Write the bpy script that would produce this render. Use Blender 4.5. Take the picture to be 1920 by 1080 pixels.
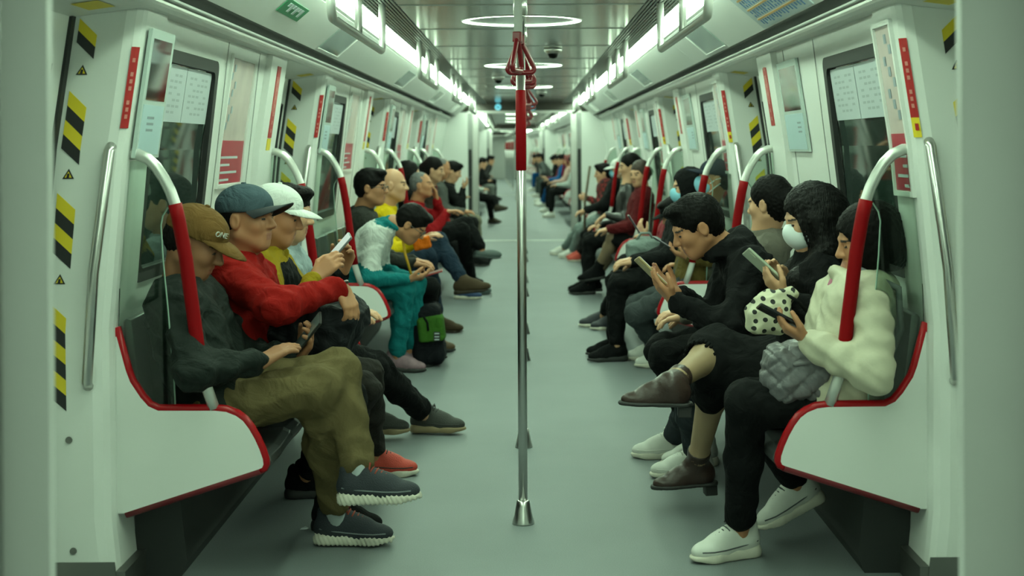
import bpy, math, random
import numpy as np
from mathutils import Vector, Matrix

for _o in list(bpy.data.objects):
    bpy.data.objects.remove(_o)
random.seed(7)
sc = bpy.context.scene
COL = sc.collection
PI = math.pi

# ------------------------------------------------------------------ camera
FPX = 2667.0
VX, VY = 986.0, 277.0
CAM = (0.018, 0.0, 1.40)
cam_data = bpy.data.cameras.new('camera')
cam = bpy.data.objects.new('camera', cam_data)
COL.objects.link(cam)
cam.location = CAM
cam.rotation_euler = (PI / 2, 0.006, 0)
cam_data.lens = 50.0
cam_data.sensor_width = 36.0
cam_data.sensor_fit = 'HORIZONTAL'
cam_data.shift_x = -(VX - 960) / 1920
cam_data.shift_y = -(540 - VY) / 1920
cam_data.clip_start = 0.05
cam_data.clip_end = 200
cam_data.dof.use_dof = True
cam_data.dof.focus_distance = 5.5
cam_data.dof.aperture_fstop = 3.6
sc.camera = cam

# ------------------------------------------------------------------ world and exposure
w = bpy.data.worlds.new('tunnel_dark')
sc.world = w
w.use_nodes = True
w.node_tree.nodes['Background'].inputs[0].default_value = (0.02, 0.03, 0.022, 1)
w.node_tree.nodes['Background'].inputs[1].default_value = 0.2
sc.view_settings.view_transform = 'Standard'
sc.view_settings.look = 'None'
sc.view_settings.exposure = 0.17
sc.view_settings.gamma = 1.0
sc.view_settings.use_curve_mapping = False
LIGHT_TINT = (0.70, 1.0, 0.70)
STRIP_POWER = 24.5
RING_POWER = 12.0


def P(px, py, d):
    return np.array([CAM[0] + (px - VX) * d / FPX, d, CAM[2] - (py - VY) * d / FPX])


def S(r, g, b):
    def f(c):
        c /= 255.0
        return c / 12.92 if c <= 0.04045 else ((c + 0.055) / 1.055) ** 2.4
    return (f(r), f(g), f(b))


# ------------------------------------------------------------------ materials
MATS = {}


def mat(name, col, rough=0.5, metal=0.0, bump=None, var=None, spec=0.5, aniso=None):
    """col linear rgb; bump=(scale,strength,stretch xyz); var=(scale,amount)"""
    if name in MATS:
        return MATS[name]
    m = bpy.data.materials.new(name)
    m.use_nodes = True
    nt = m.node_tree
    b = nt.nodes['Principled BSDF']
    b.inputs['Base Color'].default_value = (*col, 1)
    b.inputs['Roughness'].default_value = rough
    b.inputs['Metallic'].default_value = metal
    b.inputs['Specular IOR Level'].default_value = spec
    tc = None
    if bump or var:
        tc = nt.nodes.new('ShaderNodeTexCoord')
    if var:
        n = nt.nodes.new('ShaderNodeTexNoise')
        n.inputs['Scale'].default_value = var[0]
        n.inputs['Detail'].default_value = 4
        nt.links.new(tc.outputs['Object'], n.inputs['Vector'])
        mx = nt.nodes.new('ShaderNodeMix')
        mx.data_type = 'RGBA'
        a = var[1]
        mx.inputs[6].default_value = (*[c * (1 - a) for c in col], 1)
        mx.inputs[7].default_value = (*[min(1, c * (1 + a)) for c in col], 1)
        nt.links.new(n.outputs['Fac'], mx.inputs[0])
        nt.links.new(mx.outputs[2], b.inputs['Base Color'])
    if bump:
        n = nt.nodes.new('ShaderNodeTexNoise')
        n.inputs['Scale'].default_value = bump[0]
        n.inputs['Detail'].default_value = 3
        if len(bump) > 2:
            mp = nt.nodes.new('ShaderNodeMapping')
            mp.inputs['Scale'].default_value = bump[2]
            nt.links.new(tc.outputs['Object'], mp.inputs['Vector'])
            nt.links.new(mp.outputs[0], n.inputs['Vector'])
        else:
            nt.links.new(tc.outputs['Object'], n.inputs['Vector'])
        bp = nt.nodes.new('ShaderNodeBump')
        bp.inputs['Strength'].default_value = bump[1]
        bp.inputs['Distance'].default_value = 0.01
        nt.links.new(n.outputs['Fac'], bp.inputs['Height'])
        nt.links.new(bp.outputs[0], b.inputs['Normal'])
    MATS[name] = m
    return m


def emit(name, col, strength):
    if name in MATS:
        return MATS[name]
    m = bpy.data.materials.new(name)
    m.use_nodes = True
    nt = m.node_tree
    b = nt.nodes['Principled BSDF']
    b.inputs['Base Color'].default_value = (0.5, 0.5, 0.5, 1)
    b.inputs['Emission Color'].default_value = (*col, 1)
    b.inputs['Emission Strength'].default_value = strength
    MATS[name] = m
    return m


def glass_mat(name, col, tint_alpha, rough=0.02):
    """thin clear sheet: mostly transparent, fresnel gloss on top"""
    if name in MATS:
        return MATS[name]
    m = bpy.data.materials.new(name)
    m.use_nodes = True
    nt = m.node_tree
    nt.nodes.remove(nt.nodes['Principled BSDF'])
    out = nt.nodes['Material Output']
    tr = nt.nodes.new('ShaderNodeBsdfTransparent')
    tr.inputs[0].default_value = (*col, 1)
    gl = nt.nodes.new('ShaderNodeBsdfGlossy')
    gl.inputs['Roughness'].default_value = rough
    gl.inputs['Color'].default_value = (0.8, 0.8, 0.8, 1)
    fr = nt.nodes.new('ShaderNodeFresnel')
    fr.inputs[0].default_value = 1.45
    mx = nt.nodes.new('ShaderNodeMixShader')
    nt.links.new(fr.outputs[0], mx.inputs[0])
    nt.links.new(tr.outputs[0], mx.inputs[1])
    nt.links.new(gl.outputs[0], mx.inputs[2])
    nt.links.new(mx.outputs[0], out.inputs['Surface'])
    MATS[name] = m
    return m


WHITE = mat('white_panel', (0.72, 0.73, 0.71), 0.38, bump=(40, 0.02))
WHITE2 = mat('off_white_paint', (0.66, 0.68, 0.65), 0.5, bump=(40, 0.02))
STEEL = mat('brushed_steel', (0.62, 0.62, 0.60), 0.28, 1.0, bump=(60, 0.06, (1, 1, 0.05)))
STEEL_D = mat('dull_steel', (0.34, 0.35, 0.34), 0.4, 1.0, bump=(60, 0.05))
SATIN = mat('satin_grey_tube', (0.60, 0.61, 0.58), 0.35, 0.55)
CEIL = mat('polished_ceiling_steel', (0.56, 0.57, 0.54), 0.16, 1.0, bump=(1.6, 0.05, (1.0, 1.6, 1)))
CEIL_D = mat('dark_ceiling_gloss', (0.055, 0.05, 0.042), 0.12, 0.3)
BLACKG = mat('black_gloss_band', (0.005, 0.005, 0.005), 0.25, 0.0, spec=0.08)
RUBBER = mat('black_rubber', (0.012, 0.013, 0.013), 0.6)
RED = mat('red_plastic', (0.23, 0.002, 0.004), 0.5, spec=0.10)
REDT = mat('red_trim', (0.32, 0.003, 0.007), 0.3, spec=0.25)
SEATM = mat('grey_seat_metal', (0.13, 0.14, 0.14), 0.32, 0.6)
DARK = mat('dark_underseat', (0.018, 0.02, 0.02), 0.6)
SKIRT = mat('skirting_steel', (0.22, 0.22, 0.21), 0.4, 0.9)
YEL = mat('hazard_yellow', (0.72, 0.55, 0.02), 0.5)
BLK = mat('hazard_black', (0.015, 0.015, 0.017), 0.5)
STICK = mat('red_sticker', (0.40, 0.014, 0.014), 0.45)
STICKP = mat('pale_red_print', (0.55, 0.20, 0.17), 0.45)
PAPER = mat('white_paper', (0.46, 0.50, 0.53), 0.6)
PAPERB = mat('pale_blue_paper', (0.42, 0.55, 0.60), 0.4)
PRINT = mat('grey_print', (0.25, 0.29, 0.33), 0.6)
PRINTB = mat('blue_print', (0.12, 0.22, 0.42), 0.6)
PRINTO = mat('orange_print', (0.6, 0.36, 0.15), 0.6)
GREENS = mat('green_sign', (0.03, 0.22, 0.10), 0.45)
POSTER = mat('pink_poster', (0.60, 0.50, 0.48), 0.2, var=(6, 0.25))
POSTERR = mat('crimson_poster', (0.42, 0.02, 0.05), 0.3)
MIRROR = mat('mirror_plate', (0.55, 0.56, 0.56), 0.05, 1.0)
DARKGLASS = mat('dark_window_glass', (0.03, 0.045, 0.04), 0.03, 0.0, spec=0.9)
CLEAR = glass_mat('screen_glass', (0.80, 0.88, 0.83), 0)
EDGE = mat('glass_edge', (0.35, 0.5, 0.42), 0.2)
SCREW = mat('screw_grey', (0.2, 0.2, 0.19), 0.4, 0.8)
LAMP = emit('lamp_strip', LIGHT_TINT, STRIP_POWER)
RINGL = emit('lamp_ring', LIGHT_TINT, RING_POWER)
CYAN = emit('cyan_sign', (0.0, 0.42, 0.55), 1.1)


def floor_mat():
    m = bpy.data.materials.new('grey_green_vinyl')
    m.use_nodes = True
    nt = m.node_tree
    b = nt.nodes['Principled BSDF']
    tc = nt.nodes.new('ShaderNodeTexCoord')
    n = nt.nodes.new('ShaderNodeTexNoise')
    n.inputs['Scale'].default_value = 260
    n.inputs['Detail'].default_value = 2
    nt.links.new(tc.outputs['Object'], n.inputs['Vector'])
    n2 = nt.nodes.new('ShaderNodeTexNoise')
    n2.inputs['Scale'].default_value = 1.7
    n2.inputs['Detail'].default_value = 6
    nt.links.new(tc.outputs['Object'], n2.inputs['Vector'])
    r = nt.nodes.new('ShaderNodeValToRGB')
    r.color_ramp.elements[0].position = 0.3
    r.color_ramp.elements[0].color = (0.172, 0.193, 0.203, 1)
    r.color_ramp.elements[1].position = 0.7
    r.color_ramp.elements[1].color = (0.222, 0.243, 0.256, 1)
    nt.links.new(n.outputs['Fac'], r.inputs[0])
    mx = nt.nodes.new('ShaderNodeMix')
    mx.data_type = 'RGBA'
    mx.blend_type = 'MULTIPLY'
    mx.inputs[0].default_value = 0.25
    nt.links.new(r.outputs[0], mx.inputs[6])
    nt.links.new(n2.outputs['Fac'], mx.inputs[7])
    nt.links.new(mx.outputs[2], b.inputs['Base Color'])
    b.inputs['Roughness'].default_value = 0.55
    b.inputs['Specular IOR Level'].default_value = 0.28
    MATS['floor'] = m
    return m


FLOOR = floor_mat()


# ------------------------------------------------------------------ mesh helpers
class MB:
    def __init__(s):
        s.v, s.f, s.m, s.sm = [], [], [], []

    def add(s, verts, faces, mi=0, smooth=False):
        o = len(s.v)
        s.v.extend([tuple(map(float, q)) for q in verts])
        for f in faces:
            s.f.append(tuple(o + i for i in f))
            s.m.append(mi)
            s.sm.append(smooth)
        return s

    def box(s, x0, x1, y0, y1, z0, z1, mi=0):
        v = [(x, y, z) for x in (x0, x1) for y in (y0, y1) for z in (z0, z1)]
        return s.add(v, [(0, 1, 3, 2), (4, 6, 7, 5), (0, 4, 5, 1), (2, 3, 7, 6), (0, 2, 6, 4), (1, 5, 7, 3)], mi)

    def obox(s, c, R, h, mi=0):
        c = np.array(c, float)
        v = []
        for x in (-1, 1):
            for y in (-1, 1):
                for z in (-1, 1):
                    v.append(c + R[0] * x * h[0] + R[1] * y * h[1] + R[2] * z * h[2])
        return s.add(v, [(0, 1, 3, 2), (4, 6, 7, 5), (0, 4, 5, 1), (2, 3, 7, 6), (0, 2, 6, 4), (1, 5, 7, 3)], mi)

    def tube(s, path, r, n=10, mi=0, closed=False, caps=True):
        path = [np.array(p, float) for p in path]
        k = len(path)
        rs = r if isinstance(r, (list, tuple)) else [r] * k
        t0 = path[1] - path[0]
        up = np.array([0, 0, 1.0]) if abs(t0[2]) < 0.9 * np.linalg.norm(t0) else np.array([1.0, 0, 0])
        vs = []
        for i in range(k):
            if closed:
                t = path[(i + 1) % k] - path[i - 1]
            else:
                t = path[min(i + 1, k - 1)] - path[max(i - 1, 0)]
            t = t / (np.linalg.norm(t) + 1e-12)
            up = up - t * (up @ t)
            up /= np.linalg.norm(up) + 1e-12
            b = np.cross(t, up)
            for j in range(n):
                a = 2 * PI * j / n
                vs.append(path[i] + rs[i] * (math.cos(a) * up + math.sin(a) * b))
        fs = []
        for i in range(k if closed else k - 1):
            i2 = (i + 1) % k
            for j in range(n):
                j2 = (j + 1) % n
                fs.append((i * n + j, i * n + j2, i2 * n + j2, i2 * n + j))
        s.add(vs, fs, mi, True)
        if caps and not closed:
            o = len(s.v) - k * n
            s.f.append(tuple(o + j for j in range(n))[::-1])
            s.f.append(tuple(o + (k - 1) * n + j for j in range(n)))
            s.m += [mi, mi]
            s.sm += [False, False]
        return s

    def prism_y(s, poly, y0, y1, mi=0):
        """poly list of (x,z)"""
        n = len(poly)
        v = [(x, y0, z) for x, z in poly] + [(x, y1, z) for x, z in poly]
        fs = [tuple(range(n)), tuple(range(2 * n - 1, n - 1, -1))]
        for i in range(n):
            j = (i + 1) % n
            fs.append((i, i + n, j + n, j))
        return s.add(v, fs, mi)

    def strip_y(s, line, y0, y1, mi=0, smooth=False):
        n = len(line)
        v = [(x, y0, z) for x, z in line] + [(x, y1, z) for x, z in line]
        return s.add(v, [(i, i + 1, i + 1 + n, i + n) for i in range(n - 1)], mi, smooth)

    def loft(s, loops, mi=0, smooth=False, caps=True, closed=True):
        n = len(loops[0])
        v = [p for L in loops for p in L]
        fs = []
        for i in range(len(loops) - 1):
            for j in range(n if closed else n - 1):
                j2 = (j + 1) % n
                fs.append((i * n + j, i * n + j2, (i + 1) * n + j2, (i + 1) * n + j))
        s.add(v, fs, mi, smooth)
        if caps:
            o = len(s.v) - len(v)
            s.f.append(tuple(o + j for j in range(n))[::-1])
            s.f.append(tuple(o + (len(loops) - 1) * n + j for j in range(n)))
            s.m += [mi, mi]
            s.sm += [False, False]
        return s

    def lathe(s, prof, c, n=20, mi=0):
        """prof list of (r,z) about vertical axis at c"""
        loops = []
        for r, z in prof:
            loops.append([(c[0] + r * math.cos(2 * PI * j / n), c[1] + r * math.sin(2 * PI * j / n), c[2] + z) for j in range(n)])
        return s.loft(loops, mi, True)

    def mirror(s, sg):
        if sg > 0:
            return s
        s.v = [(-x, y, z) for x, y, z in s.v]
        s.f = [tuple(reversed(f)) for f in s.f]
        return s


def link(name, me, parent=None):
    o = bpy.data.objects.new(name, me)
    COL.objects.link(o)
    if parent is not None:
        o.parent = parent
    return o


def build(name, mb, mats, parent=None, bevel=None, fix=True):
    me = bpy.data.meshes.new(name)
    me.from_pydata(mb.v, [], mb.f)
    mats = mats if isinstance(mats, (list, tuple)) else [mats]
    for m in mats:
        me.materials.append(m)
    me.polygons.foreach_set('material_index', mb.m)
    me.polygons.foreach_set('use_smooth', mb.sm)
    me.update()
    if fix:
        import bmesh
        bm = bmesh.new()
        bm.from_mesh(me)
        bmesh.ops.recalc_face_normals(bm, faces=bm.faces)
        bm.to_mesh(me)
        bm.free()
    o = link(name, me, parent)
    if bevel:
        md = o.modifiers.new('bevel', 'BEVEL')
        md.width = bevel
        md.segments = 2
        md.limit_method = 'ANGLE'
    return o


def empty(name, loc=(0, 0, 0)):
    o = bpy.data.objects.new(name, None)
    COL.objects.link(o)
    o.location = loc
    o.empty_display_size = 0.1
    return o


def tag(o, label=None, cat=None, group=None, kind=None):
    if label:
        o['label'] = label
    if cat:
        o['category'] = cat
    if group:
        o['group'] = group
    if kind:
        o['kind'] = kind
    return o


KIDS = {}


def inst(root, M, label=None):
    """copy a thing with its parts and sub-parts, placed by matrix M on top of the original"""
    def cp(o, parent):
        c = o.copy()
        COL.objects.link(c)
        c.parent = parent
        for ch in o.children:
            cp(ch, c)
        return c
    r = cp(root, None)
    r.matrix_basis = M @ root.matrix_basis
    if label:
        r['label'] = label
    return r


def TY(d):
    return Matrix.Translation((0, d, 0))

# ================================================================== the car
Y0, Y1 = 2.3, 21.5          # inner ends of the car
B0, PITCH = 4.42, 4.05      # first bay start and door pitch
BAY = 2.71                  # bay length between doors
ZP = [0.0, 0.25, 0.84, 1.40, 1.86]
XP = [1.255, 1.28, 1.285, 1.235, 1.165]


def xw(z):
    return float(np.interp(z, ZP, XP))


def wall_quad(s, y0, y1, z0, z1, off, thick=0.003, n=1):
    """thin sheet lying on the leaning wall surface, off = metres in front of it"""
    mb = MB()
    zs = [z0 + (z1 - z0) * i / n for i in range(n + 1)]
    for a, b in zip(zs[:-1], zs[1:]):
        v = []
        for o in (off, off - thick):
            for y, z in ((y0, a), (y1, a), (y1, b), (y0, b)):
                v.append((s * (xw(z) - o), y, z))
        mb.add(v, [(0, 1, 2, 3), (7, 6, 5, 4), (0, 4, 5, 1), (1, 5, 6, 2), (2, 6, 7, 3), (3, 7, 4, 0)])
    return mb


def jamb_poly(s, y, pts, thick=0.002):
    """flat sticker on the jamb face that looks along -y; pts (outward offset from inner surface, z)"""
    mb = MB()
    n = len(pts)
    v = [(s * (xw(z) + o), y, z) for o, z in pts] + [(s * (xw(z) + o), y + thick, z) for o, z in pts]
    fs = [tuple(range(n)), tuple(range(2 * n - 1, n - 1, -1))] + [(i, (i + 1) % n, (i + 1) % n + n, i + n) for i in range(n)]
    return mb.add(v, fs)


def hazard(s, y, z1, z0, pil, first):
    """one piece of black and yellow tape, bands slanting down towards the aisle"""
    a, b = 0.192, 0.132
    sh = 0.052
    mb = MB()
    bh = 0.0565
    n = max(2, int(round((z1 - z0) / bh)))
    bh = (z1 - z0 - sh) / (n - 0.0)
    for i in range(n):
        t = z1 - i * bh
        bt = t - bh
        p = jamb_poly(s, y, [(a, t), (b, t - sh), (b, bt - sh), (a, bt)])
        mb.add(p.v, p.f, (i + first) % 2)
    return build('hazard_tape', mb, [YEL, BLK], pil)


def triangle(s, y, zc, pil):
    mb = MB()
    c = 0.162
    r = 0.021
    q = [(c + r * math.cos(a), zc + r * math.sin(a)) for a in (PI / 2, PI * 7 / 6, PI * 11 / 6)]
    p = jamb_poly(s, y, q)
    mb.add(p.v, p.f, 1)
    q = [(c + 0.62 * r * math.cos(a), zc + 0.62 * r * math.sin(a)) for a in (PI / 2, PI * 7 / 6, PI * 11 / 6)]
    p = jamb_poly(s, y - 0.001, q)
    mb.add(p.v, p.f, 0)
    p = jamb_poly(s, y - 0.002, [(c - 0.004, zc + 0.006), (c + 0.003, zc + 0.006), (c + 0.005, zc - 0.007), (c - 0.003, zc - 0.007)])
    mb.add(p.v, p.f, 1)
    return build('warning_triangle', mb, [YEL, BLK], pil)


ZL = [0.0, 0.12, 0.25, 0.84, 1.12, 1.40, 1.62, 1.86]


def make_wall(s):
    side = 'left' if s < 0 else 'right'
    # continuous outer skin with the plain end panels
    mb = MB()
    mb.box(s * 1.50, s * 1.54, Y0 - 0.2, Y1 + 0.2, 0.0, 2.15)
    for ya, yb in ((Y0, B0 - 1.34), (B0 + 3 * PITCH + BAY, Y1)):
        lo = [[(s * xw(z), ya, z), (s * xw(z), yb, z), (s * 1.5, yb, z), (s * 1.5, ya, z)] for z in ZL]
        mb.loft(lo)
    wall = build('wall_' + side, mb, WHITE2)
    tag(wall, kind='structure')
    k0 = []
    b = B0
    # pillar at the start of the bay, its jamb face looks down the aisle
    def pillar(ya, yb, chs, che):
        loops = []
        for z in ZL:
            x = xw(z)
            L = [(1.50, ya), (x + 0.215, ya)]
            if chs:
                L += [(x + 0.05, ya), (x + 0.022, ya + 0.012), (x + 0.006, ya + 0.032), (x, ya + 0.06)]
            else:
                L += [(x, ya)]
            if che:
                L += [(x, yb - 0.04), (x + 0.015, yb - 0.012), (x + 0.05, yb)]
            else:
                L += [(x, yb)]
            L += [(1.50, yb)]
            loops.append([(s * q[0], q[1], z) for q in L])
        m = MB().loft(loops)
        m.sm = [False] * len(m.sm)
        return m
    pa = build('pillar', pillar(b, b + 0.30, True, False), WHITE, wall)
    pb = build('pillar', pillar(b + 2.27, b + BAY, False, True), WHITE, wall)
    # middle panel with the window hole
    wy0, wy1, wz0, wz1 = b + 0.36, b + 1.28, 0.95, 1.75
    mp = MB()
    def sheet(ya, yb, zs):
        loops = [[(s * (xw(z) + 0.03), ya, z), (s * (xw(z) + 0.03), yb, z), (s * (xw(z) + 0.09), yb, z), (s * (xw(z) + 0.09), ya, z)] for z in zs]
        mp.loft(loops)
    sheet(b + 0.30, b + 2.27, [0.0, 0.25, 0.84, wz0])
    sheet(b + 0.30, b + 2.27, [wz1, 1.86])
    sheet(b + 0.30, wy0, [wz0, 1.40, wz1])
    sheet(wy1, b + 2.27, [wz0, 1.40, wz1])
    pm = build('wall_panel', mp, WHITE, wall)
    # vertical seam strips beside the poster field
    for yy in (b + 1.42, b + 2.10):
        build('panel_seam', wall_quad(s, yy, yy + 0.006, 0.95, 1.84, -0.028, 0.003), STEEL_D, wall)
    # stainless kick plate on the jamb, chamfered pedestal
    q = jamb_poly(s, b - 0.004, [(0.21, 0.0), (-0.0, 0.0), (-0.0, 0.12), (0.21, 0.12)], 0.004)
    build('kick_plate', q, SKIRT, pa)
    # hazard tape and warning triangles
    for z1, z0, fi in ((1.810, 1.684, 0), (1.585, 1.355, 0), (1.268, 1.032, 0), (0.930, 0.590, 0)):
        hazard(s, b - 0.002, z1, z0, pa, fi)
    for zc in (1.645, 1.322, 0.995):
        triangle(s, b - 0.002, zc, pa)
    for zz in (0.50, 0.155):
        mbs = MB()
        c = np.array([s * (xw(zz) + 0.125), b, zz])
        mbs.tube([c, c + np.array([0, -0.004, 0])], 0.011, 12)
        build('screw', mbs, SCREW, pa)
    # vertical recessed grab bar on the jamb face
    mbh = MB()
    za, zb = 0.68, 1.40
    mbh.tube([(s * (xw(zb) + 0.035), b + 0.0, zb + 0.012), (s * (xw(zb) + 0.035), b - 0.022, zb),
              (s * (xw(1.0) + 0.05), b - 0.024, 1.02), (s * (xw(za) + 0.06), b - 0.022, za), (s * (xw(za) + 0.062), b, za - 0.012)], 0.0165, 12)
    build('grab_bar', mbh, STEEL, pa)
    # moulded cup at the foot of the grab bar
    mbc = MB()
    cx = xw(0.68) + 0.062
    mbc.loft([[(s * (cx + dx * 0.030 * kk), b - 0.006 * (1 - kk) - 0.001, 0.70 + dz * 0.055 * kk) for dx, dz in
               [(math.cos(t * PI / 8), math.sin(t * PI / 8)) for t in range(16)]] for kk in (1.0, 0.86)])
    build('grab_bar_cup', mbc, WHITE, pa)
    # red stickers: on the rounded corner of the first pillar and on the face of the second
    def corner_sticker(z0, z1, yel):
        m = MB()
        pr = [(0.023, 0.0085), (0.012, 0.019), (0.0035, 0.033)]
        def band(a, c_, mi, q, o):
            v = [(s * (xw(z) + dx - 0.002 - o), b + dy - 0.001 - o, z) for z in (a, c_) for dx, dy in q]
            m.add(v, [(i_, i_ + 1, i_ + 1 + len(q), i_ + len(q)) for i_ in range(len(q) - 1)], mi)
        band(z0 + yel, z1, 0, pr, 0.0)
        if yel:
            band(z0, z0 + yel, 2, pr, 0.0)
            band(z0 + 0.35 * yel, z0 + 0.7 * yel, 0, [(0.019, 0.011), (0.010, 0.020)], 0.001)
        k = 0
        z = z0 + yel + 0.03
        while z < z1 - 0.03:
            if k % 4 != 3:
                band(z, z + 0.013, 1, [(0.0165, 0.0135), (0.0095, 0.0215)], 0.001)
            z += 0.022
            k += 1
        return m
    if s < 0:
        build('red_sticker', corner_sticker(1.468, 1.722, 0.0), [STICK, STICKP, YEL], pa)
    else:
        build('red_sticker', corner_sticker(1.425, 1.735, 0.062), [STICK, STICKP, YEL], pa)
    m = MB()
    z0, z1 = (1.395, 1.80) if s < 0 else (1.50, 1.78)
    yb_ = 0.06 if s < 0 else 0.0
    def face(y0_, y1_, a, c_, mi, o):
        q = wall_quad(s, y0_, y1_, a, c_, 0.003 + o, 0.003)
        m.add(q.v, q.f, mi)
    face(b + 2.43, b + 2.52, z0 + yb_, z1, 0, 0)
    face(b + 2.432, b + 2.518, z0 + yb_ + 0.12, z1 - 0.05, 3, 0.0006)
    if yb_:
        face(b + 2.43, b + 2.52, z0, z0 + yb_ - 0.004, 2, 0)
    for i in range(7):
        za = z0 + yb_ + 0.025 + 0.04 * i
        face(b + 2.46, b + 2.49, za, za + 0.018, 1, 0.0012)
    build('red_sticker', m, [STICK, STICKP, YEL, mat('faded_red', (0.50, 0.10, 0.09), 0.45)], pb)
    kids = [o for o in wall.children]
    for k in (1, 2, 3):
        for o in kids:
            c = inst(o, TY(PITCH * k))
            c.parent = wall
    return wall


def make_lining(s):
    """cornice, black band, sloping cove panel: runs the whole car"""
    side = 'left' if s < 0 else 'right'
    m = MB()
    m.strip_y([(s * x, z) for x, z in ((1.50, 1.86), (1.165, 1.845), (1.135, 1.842), (1.118, 1.850), (1.112, 1.864), (1.116, 1.880), (1.128, 1.886))], Y0, Y1)
    o = build('trim_' + ('1' if s < 0 else '2'), m, WHITE, fix=False)
    tag(o, kind='structure')
    ms = MB().strip_y([(s * 1.113, 1.858), (s * 1.1115, 1.866), (s * 1.113, 1.874)], Y0, Y1)
    build('cornice_bead', ms, STEEL, o, fix=False)
    mb = MB().strip_y([(s * 1.20, 1.925), (s * 1.02, 1.903)], Y0, Y1)
    build('gloss_band', mb, BLACKG, o, fix=False)
    # cove panels, one per half pitch, seams between them
    yy = Y0
    edges = [Y0] + [B0 + BAY + 0.67 + PITCH * k + dy for k in range(-1, 4) for dy in (-0.75, 0.62)]
    edges = sorted(e for e in edges if Y0 < e < Y1) + [Y1]
    edges = [Y0] + edges
    for a, b_ in zip(edges[:-1], edges[1:]):
        p = MB()
        p.prism_y([(s * 0.856, 2.040), (s * 1.03, 1.893), (s * 1.036, 1.900), (s * 0.862, 2.047)], a + 0.003, b_ - 0.003)
        build('cove_panel', p, WHITE, o)
    m2 = MB().strip_y([(s * 1.036, 1.903), (s * 0.862, 2.052)], Y0, Y1)
    build('cove_backing', m2, DARK, o, fix=False)
    m3 = MB().strip_y([(s * 0.838, 2.053), (s * 0.858, 2.042)], Y0, Y1)
    build('cove_lip', m3, WHITE, o, fix=False)
    return o


def make_ceiling():
    m = MB()
    m.box(-0.575, 0.575, Y0, 18.4, 2.07, 2.09, 0)
    m.box(-0.90, 0.90, 18.4, Y1, 2.075, 2.095, 1)
    m.box(-1.55, 1.55, Y0 - 0.2, Y1, 2.16, 2.20, 2)
    o = build('ceiling', m, [CEIL, CEIL_D, DARK])
    tag(o, kind='structure')
    # transverse joints between the polished sheets
    y = Y0 + 0.3
    k = 0
    while y < 18.2:
        build('ceiling_joint', MB().box(-0.575, 0.575, y, y + 0.006, 2.0665, 2.07), STEEL_D, o)
        y += 1.35
    return o


def make_floor():
    m = MB().box(-1.52, 1.52, Y0, Y1 + 0.02, -0.05, 0.0)
    o = build('floor', m, FLOOR)
    tag(o, kind='structure')
    for s in (-1, 1):
        build('floor_edge', MB().box(min(s * 1.235, s * 1.265), max(s * 1.235, s * 1.265), B0, Y1, 0.0, 0.09), SKIRT, o)
    build('floor_joint', MB().box(-1.2, 1.2, Y1 - 0.1, Y1 + 0.02, 0.0, 0.004), WHITE2, o)
    return o


def make_window(s, n):
    b = B0
    y0, y1, z0, z1 = b + 0.36, b + 1.28, 0.95, 1.75
    r = empty('window_%d' % n, (s * 1.3, b + 0.82, 0.95))
    tag(r, kind='structure')
    inv = Matrix.Translation((-s * 1.3, -b - 0.82, -0.95))

    def ring(ins, off, rr):
        pts = []
        a0, a1, c0, c1 = y0 + ins, y1 - ins, z0 + ins, z1 - ins
        for cx, cz, st in ((a1 - rr, c1 - rr, 0), (a0 + rr, c1 - rr, 1), (a0 + rr, c0 + rr, 2), (a1 - rr, c0 + rr, 3)):
            for i in range(6):
                t = (st + i / 5) * PI / 2
                pts.append((cx + rr * math.cos(t), cz + rr * math.sin(t)))
        return [(s * (xw(z) + 0.03 + off), y, z) for y, z in pts]
    m = MB().loft([ring(0.0, 0.004, 0.05), ring(0.0, -0.008, 0.05), ring(0.045, -0.008, 0.04), ring(0.045, 0.012, 0.04)], caps=False)
    m.v = [tuple(inv @ Vector(q)) for q in m.v]
    build('window_frame', m, RUBBER, r)
    g = MB()
    zs = [z0 + 0.03, 1.2, 1.40, 1.58, z1 - 0.03]
    lp = [[(s * (xw(z) + 0.040), y0 + 0.03, z), (s * (xw(z) + 0.040), y1 - 0.03, z), (s * (xw(z) + 0.046), y1 - 0.03, z), (s * (xw(z) + 0.046), y0 + 0.03, z)] for z in zs]
    g.loft(lp)
    g.v = [tuple(inv @ Vector(q)) for q in g.v]
    build('window_pane', g, DARKGLASS, r)
    # paper notices stuck in the upper half of the pane
    for ya, yb in ((y0 + 0.06, y0 + 0.46), (y0 + 0.47, y1 - 0.055)):
        q = MB()
        lp = [[(s * (xw(z) + 0.036), ya, z), (s * (xw(z) + 0.036), yb, z), (s * (xw(z) + 0.038), yb, z), (s * (xw(z) + 0.038), ya, z)] for z in (1.50, 1.60, 1.70)]
        q.loft(lp)
        for j in range(7):
            for i in range(5):
                if (i * 3 + j * 5) % 4 == 0:
                    continue
                ya2 = ya + 0.05 + i * 0.06
                za = 1.53 + j * 0.022
                q.add([(s * (xw(z) + 0.035), y, z) for y, z in ((ya2, za), (ya2 + 0.045, za), (ya2 + 0.045, za + 0.009), (ya2, za + 0.009))], [(0, 1, 2, 3)], 1)
        q.v = [tuple(inv @ Vector(p_)) for p_ in q.v]
        build('window_notice', q, [PAPER, mat('faint_print', (0.34, 0.37, 0.40), 0.6)], r)
    return r


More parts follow.
